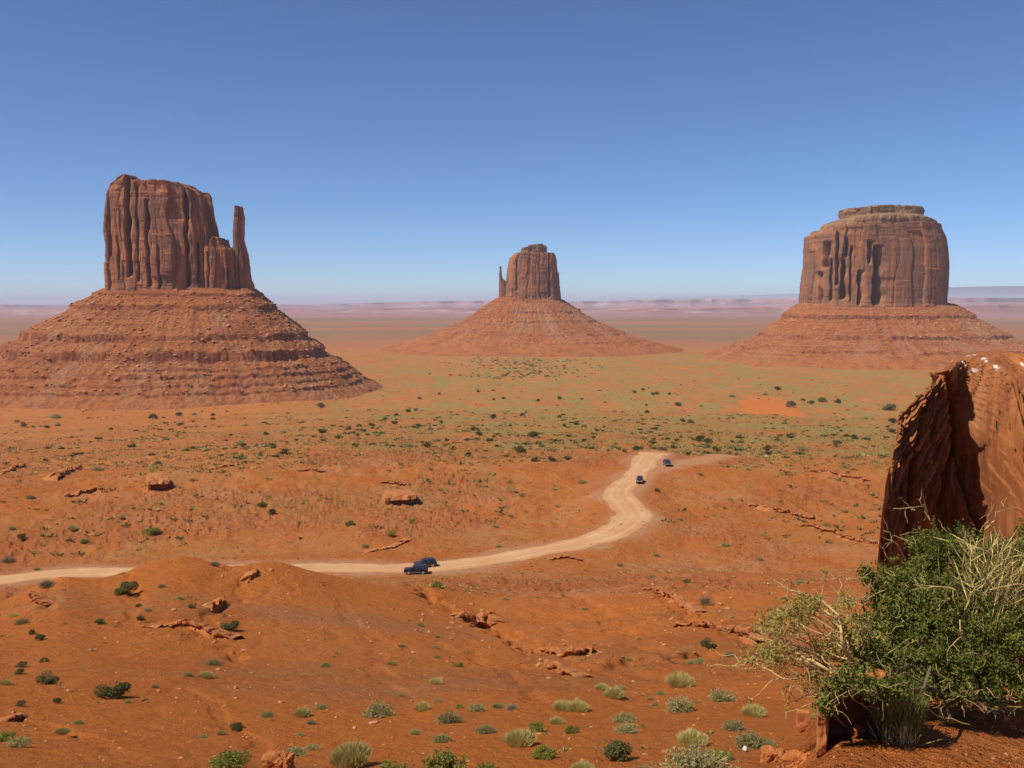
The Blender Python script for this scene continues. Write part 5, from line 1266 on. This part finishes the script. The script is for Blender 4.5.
def suv(pm, loc, yaw, label, group, long=4.75):
    root = empty('suv', loc, yaw); k = long/4.75
    body = prism([(2.30*k, .42), (2.38*k, .62), (2.33*k, .86), (2.18*k, 1.00), (1.05*k, 1.10), (-2.22*k, 1.14), (-2.36*k, .98), (-2.38*k, .55), (-2.28*k, .40), (-1.9*k, .34), (1.9*k, .34)],
                 [.84, .88, .90, .88, .90, .89, .88, .90, .86, .86, .86], 'body', pm, root)
    prism([(1.02*k, 1.09), (.30*k, 1.66), (-.1*k, 1.74), (-1.85*k, 1.72), (-2.02*k, 1.64), (-2.24*k, 1.13)], [.86, .68, .66, .66, .68, .85], 'cabin', pm, root)
    quadp('windscreen', [(.93*k, -.74, 1.18), (.93*k, .74, 1.18), (.36*k, .61, 1.63), (.36*k, -.61, 1.63)], .012, M_GLASS, root)
    quadp('rear_window', [(-2.19*k, .70, 1.22), (-2.19*k, -.70, 1.22), (-2.045*k, -.60, 1.60), (-2.045*k, .60, 1.60)], .012, M_GLASS, root)
    for s in (-1, 1):
        for (x0, x1, x2, x3) in ((.72, -.12, -.12, .30), (-.20, -1.05, -1.05, -.20), (-1.13, -2.02, -1.86, -1.13)):
            P = [(x0*k, s*.835, 1.17), (x1*k, s*.835, 1.17), (x2*k, s*.70, 1.62), (x3*k, s*.70, 1.62)]
            if s > 0: P = P[::-1]
            quadp('side_window', P, -.012 if False else .014, M_GLASS, root)
        b = quadp('headlight', [(2.375*k, s*.62-.16, .68), (2.375*k, s*.62+.16, .68), (2.335*k, s*.62+.16, .86), (2.335*k, s*.62-.16, .86)], .02, M_LAMP, root)
        quadp('tail_light', [(-2.385*k, s*.74+.10, .72), (-2.385*k, s*.74-.10, .72), (-2.365*k, s*.74-.10, 1.02), (-2.365*k, s*.74+.10, 1.02)], .02, M_TAIL, root)
        prism([(.78*k, 1.14), (.70*k, 1.28), (.58*k, 1.28), (.58*k, 1.14)], [.02]*4, 'mirror', pm, root).location = (0, s*.97, 0)
        prism([(2.0*k, .30), (2.0*k, .44), (-2.0*k, .44), (-2.0*k, .30)], [.03]*4, 'side_step', M_TRIM, root).location = (0, s*.90, 0)
        v, f = tube([(.1*k, s*.6, 1.80), (-1.8*k, s*.6, 1.78)], [.02, .02], 6); mk('roof_rail', v, f, M_TRIM, root)
        for xw in (1.42*k, -1.42*k):
            th = np.arange(24)*2*math.pi/24; rad = .37
            V = []; 
            for (yy, rr_) in ((-.12, .29), (-.12, .355), (-.09, .37), (.09, .37), (.12, .355), (.12, .29)): V += [(rr_*math.cos(a), yy, rr_*math.sin(a)) for a in th]
            wh = mk('wheel', V, grid_faces(6, 24, wrap=True), M_TYRE, root); wh.location = (xw, s*.84, .37)
            V = [(0, s*.10, 0)]+[(.29*math.cos(a)*(1), s*.10, .29*math.sin(a)) for a in th]+[(.29*math.cos(a), s*.02, .29*math.sin(a)) for a in th]
            mk('rim', V, [[0, 1+i, 1+(i+1) % 24] for i in range(24)]+[[1+i, 25+i, 25+(i+1) % 24, 1+(i+1) % 24] for i in range(24)], M_RIM, wh, smooth=False)
    quadp('grille', [(2.395*k, -.40, .62), (2.395*k, .40, .62), (2.365*k, .40, .82), (2.365*k, -.40, .82)], .02, M_TRIM, root)
    tag(root, label, 'car', group)
def car_at(px, py, yaw, pm, label, group, long=4.75):
    g = ground(px, py); suv(pm, (g[0], g[1], g[2]+.05), yaw, label, group, long)
GP = 'cars on the dirt road'
car_at(416, 573.5, R(183), P_BLUE, 'nearer of the two dark blue cars side by side on the road', GP, 4.9)
car_at(425, 567, R(200), P_GREY, 'farther of the two dark blue cars side by side on the road', GP)
car_at(639.7, 482.5, R(-100), P_RED, 'dark car on the bend of the pale road, coming towards the camera', GP, 4.5)
car_at(667.3, 465.5, R(-85), P_SLATE, 'farthest car, small and grey blue, near the road end', GP, 4.5)
